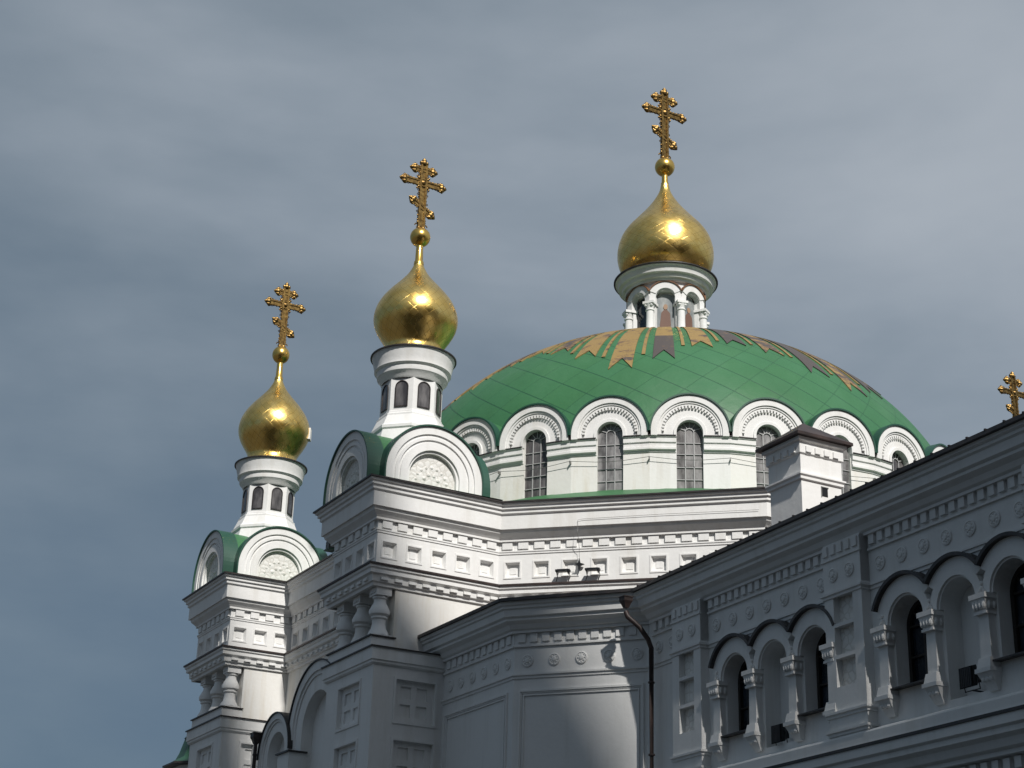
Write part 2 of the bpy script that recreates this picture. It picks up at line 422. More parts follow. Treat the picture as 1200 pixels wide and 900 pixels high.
def dentils(mb, F, u0, u1, z0, z1, d0, d1, pitch, wd, m=None, zfull=None):
    n = max(1, int(round((u1 - u0) / pitch))); p = (u1 - u0) / n
    for k in range(n):
        c = u0 + (k + 0.5) * p; mb.box(F, c - wd / 2, c + wd / 2, d0, d1, z0, z1, m)

# ------------------------------------------------------------------ ground (one sheet to the horizon)
mb = MB(); F0 = frame((0, 0), (1, 0))
mb.face([(-1500, -1500, GZ), (1500, -1500, GZ), (1500, 1500, GZ), (-1500, 1500, GZ)], PAVE)
tag(mb.build('ground'), kind='structure')
# ================================================================== the domed church
DC = Vector((33.59, 49.72)); NB = 28
CP = [(18.4, 59.3), (18.4, 54.8), (20.7, 54.8), (20.7, 46.8), (18.4, 46.8), (18.4, 42.5), (22.8, 42.6), (28.6, 37.1), (38.7, 37.1),
      (44.4, 42.5), (48.8, 42.5), (48.8, 46.8), (46.5, 46.8), (46.5, 54.8), (48.8, 54.8), (48.8, 59.3), (44.4, 59.3), (38.7, 64.9), (28.6, 64.9), (22.8, 59.3)]
church = tag(empty('domed_church', (33.59, 50.9, GZ)), 'white church with broad green dome, gold onion cupolas and corner towers', 'church')
WP = offset(CP, -0.55)
ZC = 16.05
# cornice
mb = MB(); sweep(mb, CP, [(-0.7, ZC - .02), (-0.02, ZC - .03), (-.03, ZC - .09), (-.09, ZC - .12), (-.09, ZC - .20), (-.15, ZC - .23), (-.15, ZC - .32), (-.21, ZC - .36),
    (-.21, ZC - .80), (-.27, ZC - .80), (-.30, ZC - .90), (-.40, ZC - 1.0), (-.45, ZC - 1.06), (-.45, ZC - 1.12), (-.56, ZC - 1.12)], True, WHITE)
mb.build('main_cornice', church)
mb = MB(); sweep(mb, CP, [(-0.9, ZC + .045), (0.03, ZC + .02), (0.03, ZC - .03), (-.02, ZC - .03)], True, DARK); mb.build('cornice_flashing', church)
# dentils, panelled frieze
md, mf = MB(), MB()
for i in range(len(WP)):
    F, ln = frame2(WP[i], WP[(i + 1) % len(WP)])
    dentils(md, F, 0.03, ln - .03, 14.70, 14.925, 0.0, 0.065, 0.51, 0.31, WHITE)
    n = max(1, int(round(ln / 0.88))); p = ln / n
    hs = [((k + .5) * p - .225, (k + .5) * p + .225, 13.84, 14.30) for k in range(n)]
    if ln < 2.6: hs = hs[:max(1, n)]
    panel_wall(mf, F, 0, ln, 13.4, 14.95, hs, 0.12, WHITE, 0.045, 0.018, 0.015, 0.05)
mf.build('panelled_frieze', church); md.build('dentil_band', church)
mb = MB(); sweep(mb, WP, [(0, 14.665), (.045, 14.66), (.045, 14.62), (.025, 14.60), (.025, 14.555), (0, 14.55)], True, WHITE); mb.build('fillet', church)
# ledge under the frieze
mb = MB(); sweep(mb, WP, [(0, 13.52), (.30, 13.49), (.30, 13.42), (.25, 13.38), (.25, 13.27), (.16, 13.24), (.14, 13.05), (.08, 13.03), (.07, 12.94), (-.02, 12.93)], True, WHITE)
for i in range(len(WP)):
    F, ln = frame2(WP[i], WP[(i + 1) % len(WP)]); dentils(mb, F, 0, ln, 13.10, 13.18, .14, .21, 0.46, 0.24, WHITE)
mb.build('ledge_moulding', church)
mb = MB(); sweep(mb, WP, [(-.02, 13.60), (.345, 13.545), (.345, 13.49), (.29, 13.49)], True, BROWN); mb.build('ledge_flashing', church)
# wall under the ledge (the west sides of the towers step back behind the balusters)
SP = list(WP)
for j, (x, y) in enumerate(SP):
    if x < 19.2: SP[j] = (19.62, y)
mb = MB(); sweep(mb, SP, [(0, 13.0), (0, GZ)], True, WARM); mb.build('wall', church)
mb = MB(); mb.face([(x, y, 12.995) for x, y in WP], WHITE); mb.build('ledge_soffit', church)
# skirt roof between the cornice and the drum, flat roofs on the tower blocks
OP = [(20.75, 54.8), (20.75, 46.8), (22.85, 42.65), (28.6, 37.15), (38.7, 37.15), (44.4, 42.5), (46.4, 46.8), (46.4, 54.8), (44.4, 59.3), (38.7, 64.9), (28.6, 64.9), (22.8, 59.3)]
mb = MB(); pts = []
for i, p in enumerate(OP):
    q = OP[(i + 1) % len(OP)]; n = max(1, int(math.hypot(q[0] - p[0], q[1] - p[1]) / 0.9))
    pts += [(p[0] + (q[0] - p[0]) * k / n, p[1] + (q[1] - p[1]) * k / n) for k in range(n)]
outer, inner = [], []
for x, y in pts:
    v_ = (Vector((x, y)) - DC).normalized()
    o_ = Vector((x, y)) - v_ * 0.06; i_ = DC + v_ * 10.6
    outer.append((o_.x, o_.y, ZC + .04)); inner.append((i_.x, i_.y, 16.97))
mb.grid([outer, inner], GREEN, close_u=True)
for x0, x1, y0, y1 in ((18.45, 22.8, 42.55, 46.75), (18.45, 22.8, 54.85, 59.25), (44.4, 48.75, 42.55, 46.75), (44.4, 48.75, 54.85, 59.25)):
    mb.face([(x0, y0, ZC + .05), (x1, y0, ZC + .05), (x1, y1, ZC + .05), (x0, y1, ZC + .05)], GREEN)
mb.build('skirt_roof', church)

# ---- drum with 28 bays
RW = 11.0; HB = RW * tan(PI / NB)
drum = MB(); cable = MB()
def bay(k, R=RW):
    a = rad(-30.383 + 360 / NB * k); n = Vector((sin(a), -cos(a)))
    return frame(DC + n * R, (-n.y, n.x))
ZK = 18.60
LP = [(-.02, 18.475), (.145, 18.47), (.145, 18.43), (.115, 18.42), (.115, 18.27), (.075, 18.25), (.07, 18.12), (.105, 18.11), (.105, 18.04), (.04, 18.01), (.03, 17.96), (-.02, 17.95)]
for k in range(-14, 14):
    F = bay(k)
    wmt = WARM if k % 3 else WHITE
    for s in (-1, 1):
        a_, b_ = sorted((s * .41, s * HB)); drum.face([F(a_, 0, 16.2), F(b_, 0, 16.2), F(b_, 0, 18.46), F(a_, 0, 18.46)], wmt)
        drum.face([F(s * .41, 0, 16.2), F(s * .41, -.15, 16.2), F(s * .41, -.15, ZK), F(s * .41, 0, ZK)], wmt)
    drum.face([F(-.41, 0, 16.2), F(.41, 0, 16.2), F(.41, 0, 16.72), F(-.41, 0, 16.72)], wmt)
    drum.ring(F, 0, ZK, .411, .50, -.15, -.021, WHITE, n=20)
    # kokoshnik gable over the window
    kk = MB()
    for (r0, r1, d) in ((.41, .50, .12), (.50, .88, .075), (.88, .945, .135), (.945, 1.01, .165), (1.01, 1.21, .205)):
        kk.ring(F, 0, ZK, r0, r1, -.02, d, WHITE, n=26)
        for s in (-1, 1): kk.box(F, *sorted((s * r0, s * r1)), -.02, d, 18.46, ZK, WHITE)
    for j in range(25):
        a = PI * (j + .5) / 25; c_ = (.845 * cos(a), ZK + .845 * sin(a))
        e1 = Vector((cos(a), sin(a))); e2 = Vector((-sin(a), cos(a)))
        kk.prism(F, [(c_[0] + e1.x * x + e2.x * y, c_[1] + e1.y * x + e2.y * y) for x, y in ((-.048, -.030), (.045, -.030), (.045, .030), (-.048, .030))], .08, .150, WHITE)
    kk.ring(F, 0, ZK, 0.50, 1.2, -.6, -.025, WHITE, n=20)
    ko = kk.build('arched_gable', church)
    fl = MB(); fl.ring(F, 0, ZK, 1.212, 1.262, -.06, .255, GREENEDGE, n=28)
    fl.ring(F, 0, ZK, 1.20, 1.25, -2.2, -.05, GREEN, n=28)
    fl.build('gable_flashing', ko)
    # window
    wn = MB(); wn.face([F(u, -.10, z) for u, z in arch_poly(0, .42, ZK, 16.72)], GLASS if k in (-2, -3, 3, 4) else GLASSL)
    wo = wn.build('drum_window', church)
    gb = MB(); g_ = .014
    wb = lambda a_, b_, c_, d_: gb.box(F, a_, b_, -.092, -.068, c_, d_, BARS)
    for u in (-.135, .135): wb(u - g_, u + g_, 16.74, ZK + .06)
    for z in (17.10, 17.50, 17.93, 18.30): wb(-.41, .41, z - .010, z + .010)
    gb.ring(F, 0, ZK + .05, .125, .150, -.092, -.064, BARS, n=14)
    for a in (30, 62, 90, 118, 150):
        p = [(.15 * cos(rad(a)), ZK + .05 + .15 * sin(rad(a))), (.42 * cos(rad(a)), ZK + .42 * sin(rad(a)))]
        dx, dz = p[1][0] - p[0][0], p[1][1] - p[0][1]; l_ = math.hypot(dx, dz); nx, nz = -dz / l_ * .012, dx / l_ * .012
        gb.prism(F, [(p[0][0] + nx, p[0][1] + nz), (p[1][0] + nx, p[1][1] + nz), (p[1][0] - nx, p[1][1] - nz), (p[0][0] - nx, p[0][1] - nz)], -.092, -.070, BARS)
    gb.build('glazing_bars', wo)
    sb = MB(); sb.box(F, -.43, .43, -.3, .04, 16.70, 16.735, DARK); sb.build('sill', wo)
    # ledge round the pier to the next window
    F2 = bay(k + 1)
    A_, B_ = F(.43, 0, 0), F2(-.43, 0, 0)
    c0 = F(HB, 0, 0); ledge = MB()
    sweep(ledge, [(A_.x, A_.y), (c0.x, c0.y), (B_.x, B_.y)], LP, False, WHITE)
    sweep(ledge, [(A_.x, A_.y), (c0.x, c0.y), (B_.x, B_.y)], [(0, 18.52), (.175, 18.49), (.175, 18.462), (0, 18.472)], False, DARK)
    ledge.build('drum_ledge', church)
    # wire that runs round the drum, held off on small brackets
    P = [F(-.45, .10, 17.70), F(0, .10, 17.685), F(.45, .10, 17.70), F(HB, .12, 17.77), F2(-.45, .10, 17.70)]
    cable.tube(P, .009, IRON, 5); cable.box(lift(F, HB, 0, 0), -.010, .010, 0, .13, 17.70, 17.79, IRON)
drum.build('drum_wall', church)
tag(cable.build('lightning_cable'), 'thin grey wire held on brackets along the white drum below the dome', 'cable')

# ---- dome
R0, Z0, HT, EA, EB = 10.67, 18.38, 7.43, 1.78, 0.48
def dome_z(r): return Z0 + HT * max(0.0, 1 - (r / R0) ** (1 / EB)) ** (1 / EA)
prof = [(R0 + .0, 17.9)] + [(R0 * sin(PI / 2 * (1 - k / 64)), 0) for k in range(65)]
prof = [prof[0]] + [(r, dome_z(r)) for r, _ in prof[1:-1]] + [(0.01, dome_z(0.01))]
arc = [0.0]
for (ra, za), (rb, zb) in zip(prof, prof[1:]): arc.append(arc[-1] + math.hypot(rb - ra, zb - za))
def arc_of(r):
    for i in range(len(prof) - 1):
        if prof[i + 1][0] <= r <= prof[i][0]:
            d = prof[i][0] - prof[i + 1][0]; f_ = (prof[i][0] - r) / d if d > 1e-6 else 1
            return arc[i] + f_ * (arc[i + 1] - arc[i])
    return 0.0
mb = MB(); mb.lathe(DC.x, DC.y, prof, 224, DOMEG)
dome = mb.build('dome_roof', church, smooth=True, uv=lambda c: (math.atan2(c.y - DC.y, c.x - DC.x) / (2 * PI) + .5, arc_of(min(R0, math.hypot(c.x - DC.x, c.y - DC.y))) if c.z > Z0 else arc[1] * 0.5))
def dome_pt(a, r, h):
    r = min(r, R0 - .001); dz = (dome_z(r - .02) - dome_z(r)) / .02; nn = Vector((dz, 1)).normalized()
    rr = r + nn.x * h; return Vector((DC.x + rr * sin(a), DC.y - rr * cos(a), dome_z(r) + nn.y * h))
def dome_strip(name, a0, r_in, r_out, hw, mt, tail):
    m_ = MB(); nu, nr = 6, 20; top, bot = [], []
    for i in range(nr + 1):
        ra, rb = [], []
        for j in range(nu + 1):
            s = -1 + 2 * j / nu; end = r_out - tail * (1 - abs(s))
            r = r_in + (end - r_in) * i / nr
            ra.append(dome_pt(a0 + hw * s, r, .035)); rb.append(dome_pt(a0 + hw * s, r, -.03))
        top.append(ra); bot.append(rb)
    m_.grid(top, mt)
    for j in (0, nu): m_.grid([[r[j] for r in top], [r[j] for r in bot]], mt)
    m_.grid([top[-1], bot[-1]], mt); m_.grid([top[0], bot[0]], mt)
    return m_.build(name, dome)
A0 = rad(-34.05)
for j in range(42):
    d = -0.5 + 360 / 42 * j; d = (d + 180) % 360 - 180
    a = A0 + rad(d)
    re = 8.88 + .66 * cos(2 * PI * (d + 9) / 51.43)
    if -4 < d < 4: mt = BAND
    elif -12 < d < 0 or 4 < d < 12: mt = BANG
    elif d > 12: mt = [BAND, BANM][j % 2]
    else: mt = [BANG, BANM][j % 2]
    rb = re - (.30 if d < -12 else 0)
    if mt is BAND and -4 < d < 4:
        dome_strip('gilded_banner', a, 4.0, 7.72, rad(2.25), BANG, 0)
        dome_strip('gilded_banner', a, 7.72, re, rad(2.25), BAND, .42)
    else: dome_strip('gilded_banner', a, 4.0, rb, rad(2.35), mt, .40)
    d2 = d + 360 / 84
    dome_strip('gilded_strip', A0 + rad(d2), 4.0, 8.52 + .55 * cos(2 * PI * (d2 + 9) / 51.43), rad(.38), BANG, 0)

# ---- Orthodox cross: post of twin rails, three bars with trefoil ends, scrolls
def make_cross(cx, cy, zb, h, parent, mt):
    m_ = MB(); F = frame((cx, cy), (1, 0)); t = .016 * h
    def P(u, z, o=0): return F(u * h, o, zb + z * h)
    def bx(u0, u1, z0, z1, th=1.0): m_.box(F, u0 * h, u1 * h, -t * th, t * th, zb + z0 * h, zb + z1 * h, mt)
    def bl(u, z, r, o=0): m_.ball(P(u, z, o), r * h * 1.45, mt, 8, 6)
    for s in (-1, 1): bx(s * .036 - .012, s * .036 + .012, 0, .90, 1.25)
    bx(-.023, .023, .0, .90, .45)
    def bar(zc, hw, sl, wd=.029):
        c_, s_ = cos(sl), sin(sl)
        def q(x, y): return (x * c_ + y * s_, zc - x * s_ + y * c_)
        for y in (-wd, wd):
            m_.prism(F, [(p[0] * h, zb + p[1] * h) for p in (q(-hw + .03, y - .0105), q(hw - .03, y - .0105), q(hw - .03, y + .0105), q(-hw + .03, y + .0105))], -t * .9, t * .9, mt)
        m_.prism(F, [(p[0] * h, zb + p[1] * h) for p in (q(-hw + .03, -.018), q(hw - .03, -.018), q(hw - .03, .018), q(-hw + .03, .018))], -t * .3, t * .3, mt)
        for s in (-1, 1):
            for x, y, r in ((hw - .002, 0, .021), (hw - .035, .036, .019), (hw - .035, -.036, .019), (hw - .035, 0, .026), (hw - .066, .030, .010), (hw - .066, -.030, .010)):
                p = q(s * x, y); bl(p[0], p[1], r)
            p = q(s * (hw + .022), 0); bl(p[0], p[1], .009)
            for x in (.30, .45, .60, .74):
                for y in (-.042, .042):
                    p = q(s * hw * x, y); bl(p[0], p[1], .0085)
            for y in (.052, -.052):
                p = q(s * (hw - .055), y); bl(p[0], p[1], .010)
                p = q(s * (hw - .012), y * .62); bl(p[0], p[1], .011)
    def curl(u, z, r):
        q_ = [P(u + r * cos(rad(60 * k)), z + r * sin(rad(60 * k))) for k in range(7)]
        m_.tube(q_, .0055 * h, mt, 4)
    for s in (-1, 1):
        for x, z in ((.255, .700), (.255, .590), (.205, .690), (.205, .600), (.120, .885), (.120, .778)): curl(s * x, z, .015)
        for z in (.24, .36, .48, .54, .75): curl(s * .062, z, .012)
    bar(.645, .290, 0); bar(.830, .160, 0, .020); bar(.305, .180, rad(32), .021)
    for z_ in (.13, .19, .40, .45, .51, .56, .73, .77):
        for sx in (-1, 1): bl(sx * .052, z_, .0075)
    bl(0, .955, .023); bl(-.034, .925, .019); bl(.034, .925, .019); bl(0, .925, .026); bl(0, .985, .010)
    for sx in (-1, 1):                      # openwork round the crossing, scrolls at the foot
        for sz in (-1, 1):
            bl(sx * .060, .645 + sz * .060, .014); bl(sx * .080, .645 + sz * .082, .009); bl(sx * .050, .830 + sz * .040, .010)
            m_.tube([P(sx * .03, .645 + sz * .03), P(sx * .085, .645 + sz * .088)], .007 * h, mt, 5)
        for aa in range(7):
            b0 = rad(aa * 40); b1 = rad(aa * 40 + 40)
            m_.tube([P(sx * (.058 + .026 * cos(b0)), .045 + .026 * sin(b0)), P(sx * (.058 + .026 * cos(b1)), .045 + .026 * sin(b1))], .008 * h, mt, 5)
        bl(sx * .045, .095, .012); bl(sx * .03, .02, .018)
    m_.ring(F, 0, zb + .645 * h, .045 * h, .058 * h, -t * 1.3, t * 1.3, mt, 0, 2 * PI, 16)
    bl(0, .645, .026)
    return m_.build('cross', parent)

def smooth_prof(P, n=4):
    res = []
    for i in range(len(P) - 1):
        p0, p1, p2, p3 = P[max(i - 1, 0)], P[i], P[i + 1], P[min(i + 2, len(P) - 1)]
        for k in range(n):
            t = k / n; res.append(tuple(.5 * (2 * p1[j] + (p2[j] - p0[j]) * t + (2 * p0[j] - 5 * p1[j] + 4 * p2[j] - p3[j]) * t * t + (3 * p1[j] - p0[j] - 3 * p2[j] + p3[j]) * t ** 3) for j in (0, 1)))
    return res + [P[-1]]
def gold_uv(cx, cy): return lambda c: (math.atan2(c.y - cy, c.x - cx) / (2 * PI) + .5, c.z)

# ---- lantern on the dome
CX, CY = DC.x, DC.y
lan = empty('lantern', (CX, CY, 25.9), church)
mb = MB()
mb.lathe(CX, CY, [(1.75, 25.7), (1.75, 26.15), (1.68, 26.2), (1.68, 26.3)], 48, WHITE)
mb.lathe(CX, CY, [(1.19, 26.2), (1.19, 28.12), (1.45, 28.12), (1.47, 28.62)], 48, WHITE); mb.build('lantern_core', lan)
arc_m = MB(); RA = 1.56; HA = RA * tan(PI / 8) + .0
for k in range(8):
    a = rad(-34.6 + 45 * k); n = Vector((sin(a), -cos(a))); F = frame(DC + n * RA * cos(PI / 8) * 1.03, (-n.y, n.x))
    hw = RA * 1.03 * cos(PI / 8) * tan(PI / 8)
    for s_ in (-1, 1): arc_m.box(F, *sorted((s_ * .37, s_ * hw)), -.30, 0, 27.50, 27.80, WHITE)
    arc_m.ring(F, 0, 27.80, .37, .60, -.26, 0, WHITE, n=24)
    tr = MB(); a0_ = math.acos(min(1, hw / .665))
    tr.ring(F, 0, 27.80, .645, .685, -.05, .075, RUST, a0_, PI - a0_, 18)
    arc_m.ring(F, 0, 27.80, .385, .644, -.22, .03, WHITE, a0_ * 1.02, PI - a0_ * 1.02, 18)
    # painted icon in the bay: pale panel with a plain robed figure
    ic = MB(); ic.face([F(u, -.25, z) for u, z in arch_poly(0, .36, 27.68, 26.3)], GLASSD if k in (7, 5) else ICONBG)
    icon = ic.build('icon_panel', lan)
    if k not in (7, 5):
        rb_ = MB(); rb_.prism(F, [(-.19, 26.3), (.17, 26.3), (.20, 26.75), (.17, 27.22), (.06, 27.36), (-.06, 27.37), (-.16, 27.25), (-.22, 26.75)], -.25, -.23, ROBE)
        rb_.prism(F, [(.085 * cos(2 * PI * j / 12), 27.49 + .115 * sin(2 * PI * j / 12)) for j in range(12)], -.25, -.225, SKIN)
        rb_.build('painted_figure', lan)
    tr.build('rusty_arch_trim', lan)
    # column between bays
    ac = a + PI / 8; cc = DC + Vector((sin(ac), -cos(ac))) * 1.55
    cm = MB(); cm.lathe(cc.x, cc.y, [(.17, 26.2), (.18, 26.32), (.16, 26.36), (.15, 26.9), (.145, 27.22), (.175, 27.24), (.175, 27.28), (.145, 27.3), (.16, 27.4), (.20, 27.50)], 16, WHITE)
    Fc = frame(cc, (-sin(ac) * 0 + cos(ac), sin(ac)))
    cm.box(Fc, -.22, .22, -.3, .20, 27.50, 27.60, WHITE)
    for s in (-1, 1): cm.ball(Fc(s * .12, .13, 27.44), .06, WHITE, 8, 6)
    Fq = frame(DC + Vector((sin(ac), -cos(ac))) * 1.1, (cos(ac), sin(ac))); cm.box(Fq, -.17, .17, 0, .33, 26.2, 27.9, WHITE)
    cm.build('column', lan, smooth=True)
arc_m.build('arcade', lan)
mb = MB(); mb.lathe(CX, CY, [(1.45, 28.47), (1.575, 28.475), (1.60, 28.57), (1.70, 28.59), (1.72, 28.64), (1.735, 28.73), (1.86, 28.75), (1.90, 28.93), (1.92, 28.96), (1.98, 28.99), (1.98, 29.03), (1.3, 29.05)], 64, WHITE)
mb.build('lantern_cornice', lan, smooth=True, sharp=25)
mb = MB(); mb.lathe(CX, CY, [(1.97, 29.03), (2.05, 29.03), (2.05, 29.07), (1.3, 29.14)], 64, DARK); mb.build('cornice_flashing', lan, smooth=True, sharp=25)
mb = MB(); mb.lathe(CX, CY, smooth_prof([(1.62, 29.08), (1.54, 29.22), (1.53, 29.36), (1.66, 29.50), (1.80, 29.70), (1.895, 30.05), (1.905, 30.40), (1.85, 30.75), (1.73, 31.08), (1.53, 31.40), (1.28, 31.70), (1.02, 32.0), (.775, 32.30), (.555, 32.60), (.37, 32.90), (.22, 33.22), (.155, 33.55)]), 72, GOLD)
mb.build('onion_cupola', lan, smooth=True, uv=gold_uv(CX, CY))
mb = MB(); mb.lathe(CX, CY, [(.16, 33.5), (.16, 33.58), (.13, 33.6), (.125, 33.95), (.16, 33.97), (.16, 34.02), (.10, 34.04)], 24, GOLDP); mb.build('finial_stem', lan, smooth=True)
mb = MB(); mb.ball((CX, CY, 34.34), .405, GOLDP, 32, 20); mb.build('gilded_ball', lan, smooth=True)
make_cross(CX, CY, 34.68, 3.42, lan, OLDG)

# ---- corner tower (built at B, copied to A and C)
TX, TY = 20.55, 44.7
tow = empty('corner_tower', (TX, TY, 16.0), church)
box = MB(); RK = 1.60; ZS = 16.40
for (n_, ctr, half) in (((0, -1), (20.5, 42.66), 1), ((-1, 0), (18.52, 44.62), 1), ((0, 1), (20.5, 46.58), 1), ((1, 0), (22.5, 44.62), 1)):
    F = frame(ctr, (-n_[1], n_[0])); gm = MB()
    for (r0, r1, d) in ((1.36, 1.60, .0), (1.27, 1.36, -.05), (1.18, 1.27, -.02), (1.10, 1.18, -.07), (.86, 1.10, -.03), (.78, .86, -.10)):
        gm.ring(F, 0, ZS, r0, r1, -.45, d, WHITE, n=36)
        for s in (-1, 1): gm.box(F, *sorted((s * r0, s * r1)), -.45, d, 16.06, ZS, WHITE)
    go = gm.build('round_gable', tow)
    tm = MB(); tm.face([F(u, -.22, z) for u, z in arch_poly(0, .79, ZS, 16.06)], RELIEF)
    for q_ in range(9):
        a = rad(20 * q_ + 10); tm.ball(F(.52 * cos(a), -.26, ZS - .15 + .52 * sin(a)), .07, RELIEF, 8, 6)
        if q_ % 2: tm.ball(F(.26 * cos(a), -.27, ZS - .15 + .3 * sin(a)), .09, RELIEF, 8, 6)
    tm.build('carved_tympanum', tow)
    fm = MB(); fm.ring(F, 0, ZS, 1.602, 1.65, -.5, .06, GREENEDGE, n=36)
    for s in (-1, 1): fm.box(F, *sorted((s * 1.602, s * 1.65)), -.5, .06, 16.06, ZS, GREENEDGE)
    fm.build('gable_flashing', tow)
for (F, l0, l1) in ((frame((20.5, 42.66), (1, 0)), -.12, -3.8), (frame((18.52, 44.62), (0, -1)), -.12, -3.85)):
    box.prism(F, arch_poly(0, 1.615, ZS, 16.03, 30), l0 - .36, l1, GREEN)
box.build('vaulted_roof', tow)
O8 = PI / 8
mb = MB()
mb.lathe(TX, TY, [(1.5, 17.2), (1.34, 17.75), (1.22, 18.22), (1.26, 18.27), (1.26, 18.36), (1.19, 18.42), (1.05, 18.74), (1.05, 18.80), (.99, 18.84), (.985, 18.90), (.965, 18.92), (.965, 20.02)], 8, WHITE, rot=O8)
mb.build('tower_drum', tow)
for k in range(8):
    a = rad(45 * k); n = Vector((sin(a), -cos(a))); F = frame(Vector((TX, TY)) + n * (.965 * cos(O8)), (-n.y, n.x))
    wm = MB(); wm.face([F(u, .012, z) for u, z in arch_poly(0, .185, 19.68, 19.05)], GLASS)
    wm.ring(F, 0, 19.68, .185, .215, .0, .035, DARK, n=14)
    for s in (-1, 1): wm.box(F, *sorted((s * .185, s * .215)), 0, .035, 19.05, 19.68, DARK)
    wm.box(F, -.215, .215, 0, .04, 19.02, 19.05, DARK)
    wm.build('arched_window', tow)
mb = MB(); mb.lathe(TX, TY, [(.96, 19.98), (1.0, 20.03), (1.04, 20.12), (1.12, 20.20), (1.14, 20.32), (1.14, 20.36), (1.22, 20.42), (1.22, 20.50), (1.25, 20.62), (1.29, 20.80), (1.32, 20.90), (.9, 20.92)], 48, WHITE); mb.build('tower_cornice', tow, smooth=True, sharp=25)
mb = MB(); mb.lathe(TX, TY, [(1.30, 20.90), (1.37, 20.90), (1.37, 20.94), (.9, 21.0)], 48, DARK); mb.build('cornice_flashing', tow, smooth=True, sharp=25)
cupm = MB(); cupm.lathe(TX, TY, smooth_prof([(1.04, 20.94), (.95, 21.10), (.915, 21.28), (.99, 21.46), (1.14, 21.70), (1.275, 21.95), (1.345, 22.2), (1.34, 22.45), (1.275, 22.70), (1.15, 22.95), (.97, 23.20), (.755, 23.45), (.53, 23.70), (.335, 23.95), (.19, 24.22), (.15, 24.36)]), 64, GOLD)
cupm.build('onion_cupola', tow, smooth=True, uv=gold_uv(TX, TY))
mb = MB(); mb.lathe(TX, TY, [(.165, 24.32), (.16, 24.42), (.13, 24.46), (.115, 25.02), (.14, 25.03), (.10, 25.06)], 20, GOLDP); mb.build('finial_stem', tow, smooth=True)
mb = MB(); mb.ball((TX, TY, 25.33), .335, GOLDP, 28, 18); mb.build('gilded_ball', tow, smooth=True)
make_cross(TX, TY, 25.62, 2.68, tow, OLDG)
def copy_part(o, parent, shift):
    c = o.copy(); C.objects.link(c); mi = o.matrix_parent_inverse.copy(); c.parent = parent; c.matrix_parent_inverse = mi; c.location = Vector(o.location) + Vector(shift)
    for ch in o.children:
        d = ch.copy(); C.objects.link(d); mi = ch.matrix_parent_inverse.copy(); d.parent = c; d.matrix_parent_inverse = mi
    return c
towA = copy_part(tow, church, (0, 12.3, .05)); towC = copy_part(tow, church, (27.25, 1.0, -1.15))
F = frame((TX + 1.06, TY + 12.3 - .95), (-.5, .86))
for ch in towA.children:
    if ch.name.split('.')[0] in ('onion_cupola', 'finial_stem', 'gilded_ball', 'cross'):
        ch.scale.z = 1.055; ch.location.z = 20.94 * (1 - 1.055)
hm = MB(); Fh = frame((TX + 1.22, TY + 12.3 - .62), (.5, .86)); hm.box(Fh, -.16, .16, -.12, .03, 22.15, 22.60, GREYP); hm.build('hatch', towA)

